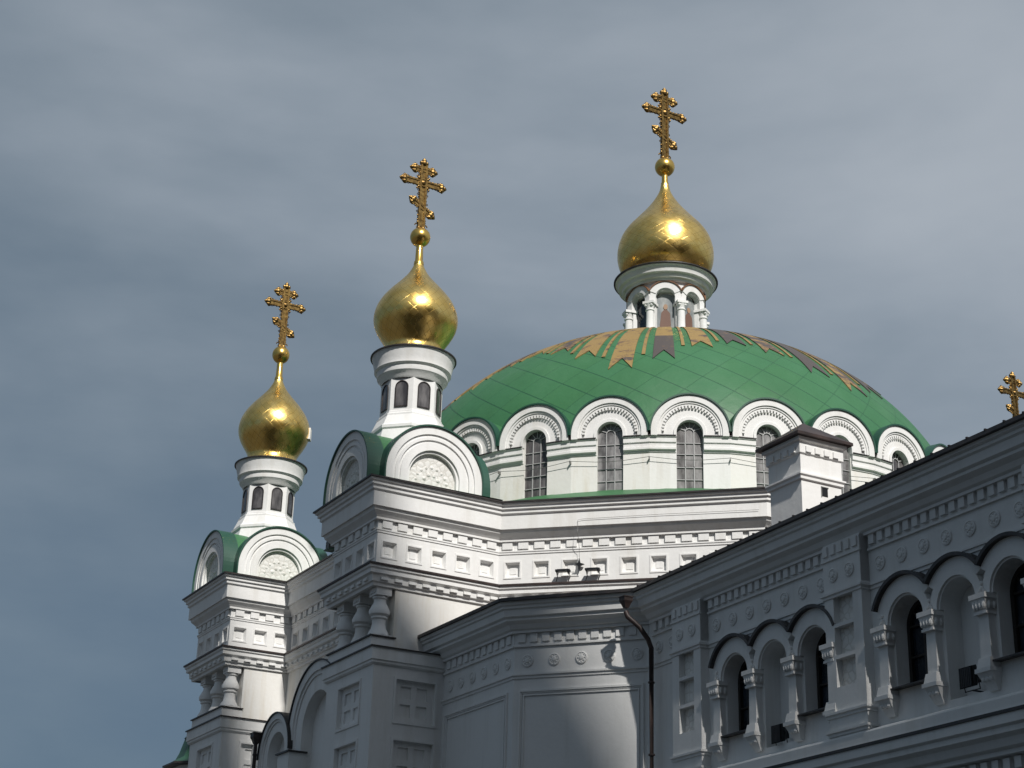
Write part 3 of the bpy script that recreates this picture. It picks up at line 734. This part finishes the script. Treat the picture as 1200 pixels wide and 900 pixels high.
# ---- balusters on the west side of the towers
def baluster(x, y, parent):
    b = MB(); b.lathe(x, y, [(.31, 11.55), (.30, 11.62), (.22, 11.76), (.195, 11.90), (.20, 12.02), (.245, 12.05), (.245, 12.09), (.225, 12.11), (.30, 12.17), (.31, 12.27), (.25, 12.40), (.185, 12.52), (.175, 12.62), (.22, 12.64), (.22, 12.69), (.18, 12.71)], 20, WHITE)
    F = frame((x, y), (0, -1)); b.box(F, -.25, .25, -.25, .23, 12.71, 12.93, WHITE); b.box(F, -.28, .28, -.27, .26, 12.93, 12.999, WHITE)
    b.box(F, -.30, .30, -.30, .28, 11.49, 11.55, WHITE)
    for q_ in (-.12, 0, .12): b.ball(F(q_, .235, 12.80), .045, WHITE, 6, 5)
    return b.build('baluster', parent, smooth=True)
for dy in (0, 12.3):
    for y in (43.32, 44.50, 45.68): baluster(19.27, y + dy, church)
    # plinth with flashing, and the pier below
    pl = MB(); Fp = frame((18.92, 46.1 + dy), (0, -1))
    pl.box(Fp, 0, 3.1, -.75, .0, 11.1, 11.46, WHITE); pl.build('plinth', church)
    pf = MB(); pf.box(Fp, -.04, 3.15, -.76, .06, 11.462, 11.50, DARK); pf.build('plinth_flashing', church)
    px0, px1, py0, py1 = 18.72, 22.4, 42.42 + dy, 45.95 + dy
    pm = MB(); Fw, Lw = frame2((px0 + .12, py1 - .12), (px0 + .12, py0 + .12)); Fs, Ls = frame2((px0 + .12, py0 + .12), (px1, py0 + .12))
    for (F, ln, ua, ub) in ((Fw, Lw, .95, 2.45), (Fs, Ls, .72, 1.95)):
        for (za, zb) in ((9.05, 10.22), (7.35, 8.52), (5.65, 6.82)):
            panel_wall(pm, F, 0, ln, za - .53, zb + (.0 if zb < 10 else .38), [(ua, ub, za, zb)], .16, WHITE, .07, .03, None, .0)
            um, zm = (ua + ub) / 2, (za + zb) / 2; dd = lift(F, 0, -.16)
            pm.box(dd, ua, ub, .001, .05, zb - .16, zb, WHITE); pm.box(dd, ua, ub, .001, .05, za, za + .16, WHITE)
            pm.box(dd, ua, ua + .2, .001, .05, za + .16, zb - .16, WHITE); pm.box(dd, ub - .2, ub, .001, .05, za + .16, zb - .16, WHITE)
            pm.box(dd, um - .09, um + .09, .001, .05, za + .16, zb - .16, WHITE); pm.box(dd, ua + .2, um - .09, .001, .052, zm - .08, zm + .08, WHITE); pm.box(dd, um + .09, ub - .2, .001, .052, zm - .08, zm + .08, WHITE)
        pm.face([F(0, 0, GZ), F(ln, 0, GZ), F(ln, 0, 5.12), F(0, 0, 5.12)], WHITE)
    pm.face([(px0 + .12, py1 - .12, GZ), (px1, py1 - .12, GZ), (px1, py1 - .12, 10.6), (px0 + .12, py1 - .12, 10.6)], WHITE)
    capp = [(px1, py1 - .12), (px0 + .12, py1 - .12), (px0 + .12, py0 + .12), (px1, py0 + .12)]
    sweep(pm, capp, [(-.3, 11.04), (.12, 11.03), (.12, 10.68), (.08, 10.66), (.08, 10.60), (.04, 10.56), (.0, 10.55)], False, WHITE)
    pm.build('pier', church)
    pf = MB(); sweep(pf, capp, [(-.9, 11.10), (.17, 11.06), (.17, 11.02), (.1, 11.03)], False, DARK); pf.build('pier_flashing', church)

# ---- arched gables between the piers, low on the west side
Fg = frame((18.95, 46.9), (0, -1))
for (yc, r, zc, o) in ((46.95, 1.98, 9.50, 0.0), (49.95, 1.28, 9.08, .06)):
    uc = 46.9 - yc; gm = MB()
    for (r0, r1, d) in ((r * .86, r, .0), (r * .80, r * .86, -.05), (r * .56, r * .80, -.09)):
        gm.ring(Fg, uc, zc, r0, r1, -1.6, o + d, WHITE, n=36)
        for s in (-1, 1): gm.box(Fg, *sorted((uc + s * r0, uc + s * r1)), -1.6, o + d, GZ, zc, WHITE)
    gm.prism(Fg, arch_poly(uc, r * .57, zc, GZ), -1.6, o - .45, WHITE)
    gg = gm.build('blind_arch', church)
    fm = MB(); fm.ring(Fg, uc, zc, r + .003, r + .045, -1.7, o + .05, DARK, n=36); fm.build('arch_flashing', gg)
mb = MB(); mb.box(Fg, -2.05, -1.15, -.3, .28, GZ, 8.88, WHITE); mb.box(Fg, -2.12, -1.08, -.3, .35, 8.883, 8.93, DARK); mb.build('buttress', church)
mb = MB(); mb.box(frame((19.6, 56.0), (0, -1)), 0, 11.0, -.8, -.4, GZ, 10.2, WHITE); mb.build('west_wall', church)

# ================================================================== annexe in front of the church
AP = [(20.45, 43.1), (20.45, 38.2), (23.44, 34.51)]
ann = tag(empty('annexe', (21.5, 40.5, GZ)), 'low grey-white annexe with black roof edge and large blank framed panels', 'annexe')
EV = 11.66
CORN = [(-.9, EV - .02), (-.03, EV - .04), (-.04, EV - .13), (-.10, EV - .16), (-.10, EV - .22), (-.15, EV - .25), (-.17, EV - .42), (-.24, EV - .46), (-.24, EV - .52), (-.36, EV - .60), (-.42, EV - .70), (-.48, EV - .74), (-.48, EV - .80), (-.61, EV - .80)]
mb = MB(); sweep(mb, AP, CORN, False, GREYP); mb.build('cornice', ann)
mb = MB(); sweep(mb, AP, [(-.3, EV + .10), (.04, EV + .035), (.05, EV - .05), (-.03, EV - .05), (-.3, EV - .02)], False, DARK); mb.build('roof_edge', ann)
mb = MB(); Z_ = EV + .07
mb.face([(20.5, 43.3, Z_), (20.5, 38.22, Z_), (22.8, 35.42, Z_), (27.5, 38.6, Z_ + .9), (23.5, 42.5, Z_ + .75)], BROWN); mb.build('roof', ann)
AW = offset(AP, -.6, False); aw = MB(); ad = MB(); ros = []
def rosette(F, u, z, r, parent, mt):
    m_ = MB(); rows = []
    for rr, d in ((r, 0), (r, .028), (r * .82, .04), (r * .72, .022), (r * .45, .03), (r * .3, .055), (.001, .06)):
        rows.append([F(u + rr * cos(2 * PI * k / 18), d, z + rr * sin(2 * PI * k / 18)) for k in range(18)])
    m_.grid(rows, mt, close_u=True)
    for k in range(8):
        a = 2 * PI * k / 8; m_.ball(F(u + r * .56 * cos(a), .022, z + r * .56 * sin(a)), r * .17, mt, 6, 4)
    return m_.build('rosette', parent)
for i in range(2):
    F, ln = frame2(AW[i], AW[i + 1])
    aw.face([F(0, 0, GZ), F(ln, 0, GZ), F(ln, 0, 10.9), F(0, 0, 10.9)], GREYP)
    dentils(ad, F, .05, ln - .05, 10.62, 10.85, 0, .065, .35, .21, GREYP)
    ad.box(F, 0, ln, 0, .055, 10.50, 10.545, GREYP); ad.box(F, 0, ln, 0, .02, 10.545, 10.86, GREYP)
    n = int(round(ln / .70))
    for k in range(n):
        if (i == 0 and k < 1) or (i == 1 and k == n - 1): continue
        rosette(F, (k + .5) * ln / n, 10.13, .165, ann, GREYP)
    # framed blank panel
    pa, pb, pc, pd = (.35, ln - .22, 7.0, 9.35) if i == 1 else (.75, ln - .28, 6.6, 9.35)
    if i == 1: pa, pb = .17, ln - .95
    fm = MB()
    for (e_, w_, d_) in ((0, .05, .05), (.05, .035, .025), (.12, .03, .035)):
        a_, b_, c_, d2 = pa + e_, pb - e_, pc + e_, pd - e_
        fm.box(F, a_, b_, 0, d_, d2 - w_, d2, GREYP); fm.box(F, a_, b_, 0, d_, c_, c_ + w_, GREYP)
        fm.box(F, a_, a_ + w_, 0, d_, c_ + w_, d2 - w_, GREYP); fm.box(F, b_ - w_, b_, 0, d_, c_ + w_, d2 - w_, GREYP)
    fm.build('panel_frame', ann)
aw.build('wall', ann); ad.build('dentil_band', ann)
mb = MB(); sweep(mb, AW, [(0, 9.80), (.07, 9.79), (.07, 9.74), (.03, 9.72), (.03, 9.66), (0, 9.65)], False, GREYP); mb.build('string_course', ann)

# ================================================================== the long wing on the right
WO, WT = Vector((22.75, 35.2)), Vector((-.0416, -.99913))
wing = tag(empty('refectory_wing', (26.0, 24.0, GZ)), 'long wing on the right with round-arched windows, columns and black eave', 'building')
FE = frame(WO, WT)                      # FE.n points away from the wall (west)
FW_ = lift(FE, 0, -.6); UL = 24.0
EW = 11.63
def wsweep(mb, prof, mt, u0=-.1, u1=UL):
    a, b = FE(u0, 0, 0), FE(u1, 0, 0); sweep(mb, [(a.x, a.y), (b.x, b.y)], prof, False, mt)
mb = MB(); wsweep(mb, [(-.9, EW - .02)] + [(o, z - EV + EW) for o, z in CORN[1:]], GREYP); mb.build('cornice', wing)
mb = MB(); wsweep(mb, [(-.3, EW + .11), (.05, EW + .03), (.06, EW - .06), (-.03, EW - .06), (-.3, EW - .02)], DARK)
for k in range(46):                     # uneven lower edge of the seamed sheets
    u = .2 + k * .52; mb.box(FE, u, u + .04, -.25, .062, EW + .01, EW + .055, DARK)
mb.build('roof_edge', wing)
mb = MB(); rise = tan(rad(19)) * 7
mb.grid([[FE(-.1, 0, EW + .05), FE(UL, 0, EW + .05)], [FE(-.1, -7, EW + rise), FE(UL, -7, EW + rise)], [FE(-.1, -14, EW + .05), FE(UL, -14, EW + .05)]], BROWN)
wroof = mb.build('roof', wing)
wall = MB(); PC = [1.85, 8.08, 14.3, 20.5]; PW = .64
AC = [[3.76, 5.30, 6.83], [9.95, 11.48, 13.00], [16.15, 17.68, 19.20]]
ZA = 8.73; RO = .52
ops = []
for gset in AC:
    for j, u in enumerate(gset): ops.append((u, RO, ZA, 6.95 if j == 1 else 7.46))
arch_wall(wall, FW_, -.9, UL, 6.6, 10.95, ops, .42, GREYP, 20)
wall.face([FW_(-.9, 0, GZ), FW_(UL, 0, GZ), FW_(UL, 0, 6.6), FW_(-.1, 0, 6.6)], GREYP)
wall.face([FW_(UL, 0, GZ), FW_(UL, -13, GZ), FW_(UL, -13, 11.0), FW_(UL, 0, 11.0)], GREYP)
wall.face([FW_(-.1, -13, GZ), FW_(UL, -13, GZ), FW_(UL, -13, 11.6), FW_(-.1, -13, 11.6)], GREYP)
wall.build('wall', wing)
dd = MB(); edges = [-.1] + sum([[c - PW - .03, c + PW + .03] for c in PC], []) + [UL]
for a, b in zip(edges[0::2], edges[1::2]):
    dentils(dd, FW_, a + .02, b - .02, 10.62, 10.83, .0, .075, .29, .175, GREYP)
    dd.box(FW_, a, b, 0, .055, 10.50, 10.545, GREYP)
for c in PC:
    Fp = lift(FW_, 0, .22); dd.box(FW_, c - PW, c + PW, 0, .22, 9.85, 10.9, GREYP); dentils(dd, Fp, c - PW, c + PW, 10.62, 10.83, .0, .065, .27, .165, GREYP)
    dd.box(Fp, c - PW - .04, c + PW + .04, 0, .055, 10.50, 10.545, GREYP)
dd.build('dentil_band', wing)
for c in PC:
    pm = MB(); Fp = lift(FW_, c - PW, .24)
    rowsz = ((9.10, 9.70), (8.42, 9.02), (7.74, 8.34))
    panel_wall(pm, Fp, 0, 2 * PW, 9.06, 10.86, [(PW - .33, PW + .33, *rowsz[0])], .16, GREYP, 0, 0, None, .0, RELIEF)
    panel_wall(pm, Fp, 0, 2 * PW, 8.38, 9.06, [(PW - .33, PW + .33, *rowsz[1])], .16, GREYP, 0, 0, None, .0, RELIEF)
    panel_wall(pm, Fp, 0, 2 * PW, 6.6, 8.38, [(PW - .33, PW + .33, *rowsz[2])], .16, GREYP, 0, 0, None, .0, RELIEF)
    for u in (0, 2 * PW): pm.face([Fp(u, 0, 6.6), Fp(u, -.24, 6.6), Fp(u, -.24, 10.86), Fp(u, 0, 10.86)], GREYP)
    Q = [Fp(0, -.24, 0), Fp(0, 0, 0), Fp(2 * PW, 0, 0), Fp(2 * PW, -.24, 0)]; Q = [(q.x, q.y) for q in Q]
    for zt in (9.80, 7.24, 6.86):
        sweep(pm, Q, [(-.005, zt), (.07, zt - .01), (.07, zt - .06), (.03, zt - .08), (.03, zt - .13), (-.005, zt - .14)], False, GREYP)
    pm.build('pilaster', wing)
    for u in (PW - .28, PW + .28): rosette(Fp, u, 10.17, .155, wing, GREYP)
sc_ = MB()
for a, b in zip(edges[0::2], edges[1::2]):
    sc_.box(FW_, a, b, 0, .06, 9.74, 9.79, GREYP); sc_.box(FW_, a, b, 0, .03, 9.66, 9.739, GREYP)
    n = int(round((b - a) / .715))
    if b - a < 2: n = max(1, n)
    for k in range(n): rosette(FW_, a + (k + .5) * (b - a) / n, 10.17, .165, wing, GREYP)
sc_.build('string_course', wing)
HS = .765
for gi, gset in enumerate(AC):
    for j, u in enumerate(gset):
        F = FW_; am = MB(); amin = math.acos(HS / .925)
        am.ring(F, u, ZA, .56, .76, .0, .15, GREYP, n=28)
        aL = amin if j < 2 else rad(6); aR = amin if j > 0 else rad(6)
        am.ring(F, u, ZA, .76, .925, .0, .147, GREYP, (rad(14) if j == 2 else amin), PI - (rad(14) if j == 0 else amin), 28)
        am.ring(F, u, ZA, RO - .0, .56, -.1, .10, GREYP, n=28)
        ao = am.build('archivolt', wing)
        am2 = math.acos(HS / .965)
        fm = MB(); fm.ring(F, u, ZA, .928, 1.0, -.01, .26, DARK, (rad(22) if j == 2 else am2), PI - (rad(22) if j == 0 else am2), 28); fm.build('arch_flashing', ao)
        if j != 1:
            wm = MB(); o_ = -.36
            wm.face([F(a, o_ - .03, z) for a, z in arch_poly(u, RO + .02, ZA, 7.44)], GLASSD)
            wo = wm.build('arched_window', wing); wf = MB()
            wf.ring(F, u, ZA, RO - .09, RO + .02, o_ - .02, o_ + .05, FRAME, n=20)
            for s in (-1, 1): wf.box(F, *sorted((u + s * (RO - .09), u + s * (RO + .01))), o_ - .02, o_ + .05, 7.46, ZA, FRAME)
            wf.box(F, u - RO, u + RO, o_ - .02, o_ + .052, 7.46, 7.58, FRAME)
            wf.box(F, u - .03, u + .03, o_ - .02, o_ + .045, 7.58, ZA + .42, FRAME)
            for z in (8.08, ZA - .02): wf.box(F, u - RO + .08, u + RO - .08, o_ - .02, o_ + .040, z, z + .045, FRAME)
            for s in (-1, 1): wf.prism(F, [(u + s * .03, ZA + .03), (u + s * .05, ZA), (u + s * .34, ZA + .30), (u + s * .31, ZA + .33)], o_ - .02, o_ + .035, FRAME)
            wf.build('window_frame', wo)
            sm = MB(); P8 = [(-.40, 7.475), (.20, 7.43), (.20, 7.395), (-.40, 7.44)]
            rows = [[F(u + s, o2, z2) for o2, z2 in P8] for s in (-.58, .58)]; sm.grid(rows, DARK, close_u=True); sm.face(rows[0], DARK); sm.face(rows[1], DARK); sm.build('sill', wo)
        else:
            nm = MB(); nm.face([F(a, -.42, z) for a, z in arch_poly(u, RO + .001, ZA, 6.95)], GREYP); nm.build('niche_back', wing)
    cols = [gset[0] - HS + .06, (gset[0] + gset[1]) / 2, (gset[1] + gset[2]) / 2, gset[2] + HS - .10]
    for j, u in enumerate(cols):
        cm = MB(); F = lift(FW_, u)
        def frustum(w0, d0, z0, w1, d1, z1):
            a = [F(x, o, z0) for x, o in ((-w0, 0), (w0, 0), (w0, d0), (-w0, d0))]; b = [F(x, o, z1) for x, o in ((-w1, 0), (w1, 0), (w1, d1), (-w1, d1))]
            cm.grid([a, b], GREYP, close_u=True); cm.face(a, GREYP); cm.face(b, GREYP)
        frustum(.145, .18, 7.50, .135, .17, 8.33)
        cm.box(F, -.175, .175, 0, .25, 8.33, 8.38, GREYP); frustum(.15, .22, 8.38, .20, .29, 8.62); cm.box(F, -.225, .225, 0, .31, 8.62, 8.72, GREYP)
        for q_ in (-.13, -.045, .045, .13): cm.ball(F(q_, .26, 8.50), .045, GREYP, 6, 6, 2.0)
        for q_ in (.06, .18): cm.ball(F(-.19, q_, 8.50), .04, GREYP, 6, 6, 2.0); cm.ball(F(.19, q_, 8.50), .04, GREYP, 6, 6, 2.0)
        frustum(.19, .27, 7.30, .16, .23, 7.50); cm.box(F, -.215, .215, 0, .30, 7.22, 7.30, GREYP)
        frustum(.12, .06, 6.90, .20, .26, 7.218)
        for q_ in (-.1, 0, .1): cm.ball(F(q_, .19, 7.10), .05, GREYP, 6, 5)
        cm.ball(F(0, .15, 8.84), .06, GREYP, 10, 8); cm.ball(F(0, .15, 8.95), .045, GREYP, 8, 6); cm.ball(F(-.06, .15, 8.80), .04, GREYP, 8, 6); cm.ball(F(.06, .15, 8.80), .04, GREYP, 8, 6)
        cm.build('engaged_column', wing)
mb = MB(); wsweep(mb, [(-.62, 6.80), (-.56, 6.78), (-.34, 6.70), (-.32, 6.66), (-.32, 6.45), (-.28, 6.42), (-.28, 6.36), (-.62, 6.36)], GREYP); mb.build('upper_ledge', wing)
mb = MB(); wsweep(mb, [(-.5, 6.42), (-.02, 6.36), (-.02, 6.30), (-.5, 6.32)], DARK); mb.build('ledge_flashing', wing)
mb = MB(); wsweep(mb, [(-.5, 6.31), (-.05, 6.298), (-.05, 6.12), (-.12, 6.08), (-.12, 5.98), (-.24, 5.92), (-.30, 5.78), (-.40, 5.74), (-.40, 5.66), (-.62, 5.64)], GREYP)
dentils(mb, FW_, 0, UL, 5.42, 5.62, 0, .10, .30, .17, GREYP); mb.build('lower_cornice', wing)

# chimney
ch = MB(); Fs = frame((23.95, 29.8), (1, 0)); S = 1.2
cpts = [(23.95, 29.8), (23.95 + S, 29.8), (23.95 + S, 29.8 + S), (23.95, 29.8 + S)]
sweep(ch, cpts, [(0, 11.5), (0, 13.28), (.05, 13.30), (.05, 13.36), (.09, 13.40), (.09, 13.44), (.02, 13.47), (.02, 13.92), (.06, 13.95), (.06, 14.22), (.13, 14.25), (.13, 14.33)], True, WHITE)
for i in range(4):
    F, ln = frame2(cpts[i], cpts[(i + 1) % 4]); dentils(ch, F, .05, ln - .05, 13.98, 14.12, .06, .10, .29, .16, WHITE)
F, ln = frame2(cpts[0], cpts[1])
cho = ch.build('chimney', wing)
mb = MB(); sweep(mb, cpts, [(.1, 14.335), (.24, 14.34), (.24, 14.41), (-.6 + .002, 15.02)], True, BROWN); mb.build('chimney_cap', cho)
mb = MB(); mb.box(F, .60, .78, -.02, .006, 12.97, 13.19, BLACK); mb.box(F, .58, .60, 0, .02, 12.95, 13.21, IRON); mb.box(F, .58, .80, 0, .02, 13.19, 13.21, IRON); mb.build('vent', cho)

# ================================================================== fittings
def downpipe(name, label, pts, r, hop, sz):
    t = tag(empty(name, (pts[-1][0], pts[-1][1], GZ)), label, 'drainpipe')
    m_ = MB(); m_.tube(pts, r, BROWN, 12); m_.build('pipe', t, smooth=True)
    h = MB(); x, y, z = hop; F = frame((x, y), (0, -1)); w_ = sz
    rows = []
    for hw, zz in ((w_, z + w_ * 1.1), (w_, z + w_ * .2), (w_ * .75, z - w_ * .3), (w_ * .42, z - w_ * 1.2)):
        rows.append([(x - hw, y - hw, zz), (x + hw, y - hw, zz), (x + hw, y + hw, zz), (x - hw, y + hw, zz)])
    h.grid(rows, BROWN, close_u=True); h.face(rows[0], BROWN); h.face(rows[-1], BROWN)
    h.box(F, -w_ * 1.12, w_ * 1.12, -w_ * 1.12, w_ * 1.12, z + w_ * .95, z + w_ * 1.15, BROWN); h.build('hopper', t)
    s = MB()
    for z_ in (9.2, 7.4, 5.6, 3.8): s.lathe(pts[-1][0], pts[-1][1], [(r, z_), (r * 1.3, z_ + .01), (r * 1.3, z_ + .05), (r, z_ + .06)], 12, BROWN)
    s.build('clamp', t)
    return t
downpipe('drainpipe', 'dark brown drainpipe with a hopper in the corner between the annexe and the wing', [(22.50, 35.22, 11.02), (22.52, 35.18, 10.88), (22.80, 35.05, 10.62), (23.02, 34.99, 10.32), (23.10, 34.97, 10.1), (23.10, 34.97, GZ)], .065, (22.50, 35.22, 11.26), .125)
downpipe('drainpipe', 'black drainpipe with a boxy hopper beside the arches at the far tower pier', [(18.75, 51.2, 9.6), (18.75, 51.2, 9.3), (18.75, 51.2, GZ)], .06, (18.75, 51.2, 9.75), .15)

def floodlight(u, z, label):
    t = tag(empty('floodlight', tuple(FW_(u, 0, z))), label, 'floodlight', 'black floodlights in the blank niches')
    b = MB(); F = lift(FW_, u, -.1, z)
    rows = []
    for (hw, hz, o, dz) in ((.13, .12, .0, 0), (.19, .20, .10, -.02), (.19, .20, .20, -.05)):
        rows.append([F(-hw, o, -hz + dz), F(hw, o, -hz + dz), F(hw, o, hz + dz), F(-hw, o, hz + dz)])
    b.grid(rows, BLACK, close_u=True); b.face(rows[0], BLACK)
    for q_ in range(-3, 4): b.box(F, q_ * .045 - .006, q_ * .045 + .006, -.05, .1, -.14, .14, BLACK)
    b.build('housing', t)
    g_ = MB(); g_.box(F, -.17, .17, .201, .208, -.23, .13, FRAME)
    for q_ in range(-3, 4): g_.box(F, q_ * .05 - .005, q_ * .05 + .005, .208, .218, -.22, .12, BLACK)
    g_.build('grille', t)
    y = MB(); y.tube([F(-.21, .1, -.02), F(-.21, .05, -.28), F(.21, .05, -.28), F(.21, .1, -.02)], .013, BLACK, 6); y.tube([F(0, .05, -.28), F(0, -.32, -.28)], .018, BLACK, 6); y.build('bracket', t)
floodlight(5.30, 7.22, 'black floodlight in the arched niche between the windows nearest the drainpipe')
floodlight(11.55, 7.32, 'black floodlight in the arched niche at the right edge of the picture')

Fd, Ld = frame2(WP[6], WP[7])
def ledge_lamp(u, label):
    t = tag(empty('ledge_lamp', tuple(Fd(u, .2, 13.58))), label, 'lamp', 'small lamps on the ledge below the dome')
    b = MB(); F = lift(Fd, u, .22, 13.58)
    b.box(F, -.22, .22, -.09, .09, .30, .36, BLACK); b.prism(F, [(-.20, .30), (-.14, .30), (-.16, .22)], -.07, .07, BLACK); b.prism(F, [(.20, .30), (.14, .30), (.16, .22)], -.07, .07, BLACK); b.build('lamp_body', t)
    y = MB(); y.tube([F(-.19, 0, .3), F(-.16, 0, .15), F(-.20, .02, 0)], .018, BLACK, 6); y.tube([F(.19, 0, .3), F(.22, 0, .15), F(.17, .02, 0)], .018, BLACK, 6); y.build('lamp_leg', t)
    g_ = MB(); g_.box(F, -.17, .17, -.075, .075, .361, .372, GLASS); g_.build('lens', t)
ledge_lamp(2.05, 'left one of two small black lamps on the brown ledge')
ledge_lamp(2.95, 'right one of two small black lamps on the brown ledge')
m_ = MB(); F = lift(Fd, 2.52, .10, 14.12); pts = []
for k in range(12):
    a = PI * k / 6 + PI / 2; r = .15 if k % 3 == 0 else (.055 if k % 3 else 0); pts.append((r * cos(a), r * 1.3 * sin(a)))
m_.prism(F, pts, -.04, .04, BLACK); tag(m_.build('hanging_lamp'), 'small black star-shaped lamp hanging between two square panels', 'lamp')
m_ = MB(); m_.tube([F(0, 0, .18), F(0, .05, .50), Fd(2.52, .38, 15.0), Fd(2.52, .38, 15.42), Fd(2.7, .375, 15.44), Fd(5.0, .38, 15.46), Fd(7.9, .38, 15.44)], .006, IRON, 5)
tag(m_.build('power_cable'), 'thin grey cable running along the upper cornice and down to the star-shaped lamp', 'cable')
m_ = MB(); F = frame((20.6, 50.4), (0, -1)); m_.box(F, -.14, .14, .0, .22, 16.12, 16.36, BLACK); m_.box(F, -.2, .2, -.06, .26, 16.08, 16.12, GREENEDGE)
m_.prism(F, [(-.14, 16.36), (.14, 16.36), (.0, 16.5)], .0, .22, BLACK)
tag(m_.build('roof_spotlight'), 'small black spotlight box on the cornice between the two corner towers', 'lamp')

# small green-roofed building beyond the far tower
sx, sy = 24.0, 71.0
sb = tag(empty('small_pavilion', (sx, sy, GZ)), 'small building with a dark green curved roof just visible behind the far tower', 'building')
mb = MB(); mb.lathe(sx, sy, [(1.6, GZ), (1.6, 12.0)], 8, GREYP, rot=PI / 8); mb.build('wall', sb)
mb = MB(); mb.lathe(sx, sy, [(2.0, 12.02), (1.72, 12.16), (1.5, 12.3), (1.36, 12.6), (1.18, 13.2), (1.22, 13.23), (.9, 13.6), (.05, 14.3)], 8, DGREEN, rot=PI / 8); rf = mb.build('roof', sb)
mb = MB(); mb.lathe(sx, sy, [(1.7, 11.9), (2.03, 11.94), (2.03, 12.01), (1.7, 12.1)], 8, DARK, rot=PI / 8); mb.build('eave', rf)

# ================================================================== the bell tower across the courtyard, behind the camera: out of view, placed and shaped to throw the soft shade
BTa, BTs = -32.0, 3.25
hx, hy = -SUNH.x, -SUNH.y; bx, by = BTa * hx + BTs * hy, BTa * hy - BTs * hx
bt = tag(empty('bell_tower', (bx, by, GZ)), 'unseen tall white tiered bell tower behind the viewer, shaped to cast the soft shade', 'tower')
mb = MB()
mb.lathe(bx, by, [(16.6, GZ), (16.6, 57), (15.6, 58), (14.6, 66), (13.6, 72), (12.6, 75), (11.7, 79), (10.3, 80.3), (8.7, 84.5), (6.9, 93.5)], 32, GREYP); mb.build('tiered_wall', bt)
mb = MB(); mb.lathe(bx, by, [(6.9, 93.5), (6.2, 95.5), (4.5, 99), (1.5, 102), (.4, 106)], 32, GOLD); mb.build('roof', bt, smooth=True, uv=gold_uv(bx, by))
for k in range(16):
    a = 2 * PI * k / 16; cm = MB(); cm.lathe(bx + 17.2 * cos(a), by + 17.2 * sin(a), [(.9, GZ), (.7, 1), (.6, 20), (.9, 21)], 10, GREYP); cm.build('column', bt)
hall = tag(empty('added_dark_hall', (4, -22, GZ)), 'unseen dark brick hall added behind the viewer to darken reflections in the gilding', 'building')  # unseen block, added so the gold cupolas mirror something dark
mb = MB(); Fh = frame((62, -14), (-1, 0)); mb.box(Fh, 0, 112, -16, 0, GZ, 35, BRICK); mb.build('wall', hall)
mb = MB(); mb.prism(frame((62, -13), (0, -1)), [(0, 35.01), (18, 35.01), (9, 39)], 0, 114, BROWN); mb.build('roof', hall)
# trees of the courtyard behind the camera (seen only in the gilding)
def tree(x, y, h, r):
    t = tag(empty('courtyard_tree', (x, y, GZ)), 'broad green tree in the courtyard behind the viewer', 'tree', 'trees behind the viewer')
    m_ = MB(); m_.tube([(x, y, GZ), (x + .2, y, GZ + h * .3), (x, y + .2, GZ + h * .6)], .3, BARK, 8); m_.build('trunk', t)
    l_ = MB()
    for i in range(900):
        th = random.uniform(0, 2 * PI); ph = math.acos(random.uniform(-1, 1)); rr = r * random.uniform(.4, 1) ** .6
        c_ = Vector((x + rr * sin(ph) * cos(th), y + rr * sin(ph) * sin(th), GZ + h * .65 + rr * .9 * cos(ph))); s_ = .45
        a_ = Vector([random.gauss(0, 1) for _ in range(3)]).normalized(); b_ = a_.orthogonal().normalized()
        l_.face([c_ + a_ * s_, c_ + b_ * s_, c_ - a_ * s_, c_ - b_ * s_], LEAF)
    l_.build('crown', t)
for x, y, h, r in ((24, -7, 15, 5), (36, -6, 17, 6), (-34, 4, 17, 6), (-32, 22, 15, 6)): tree(x, y, h, r)
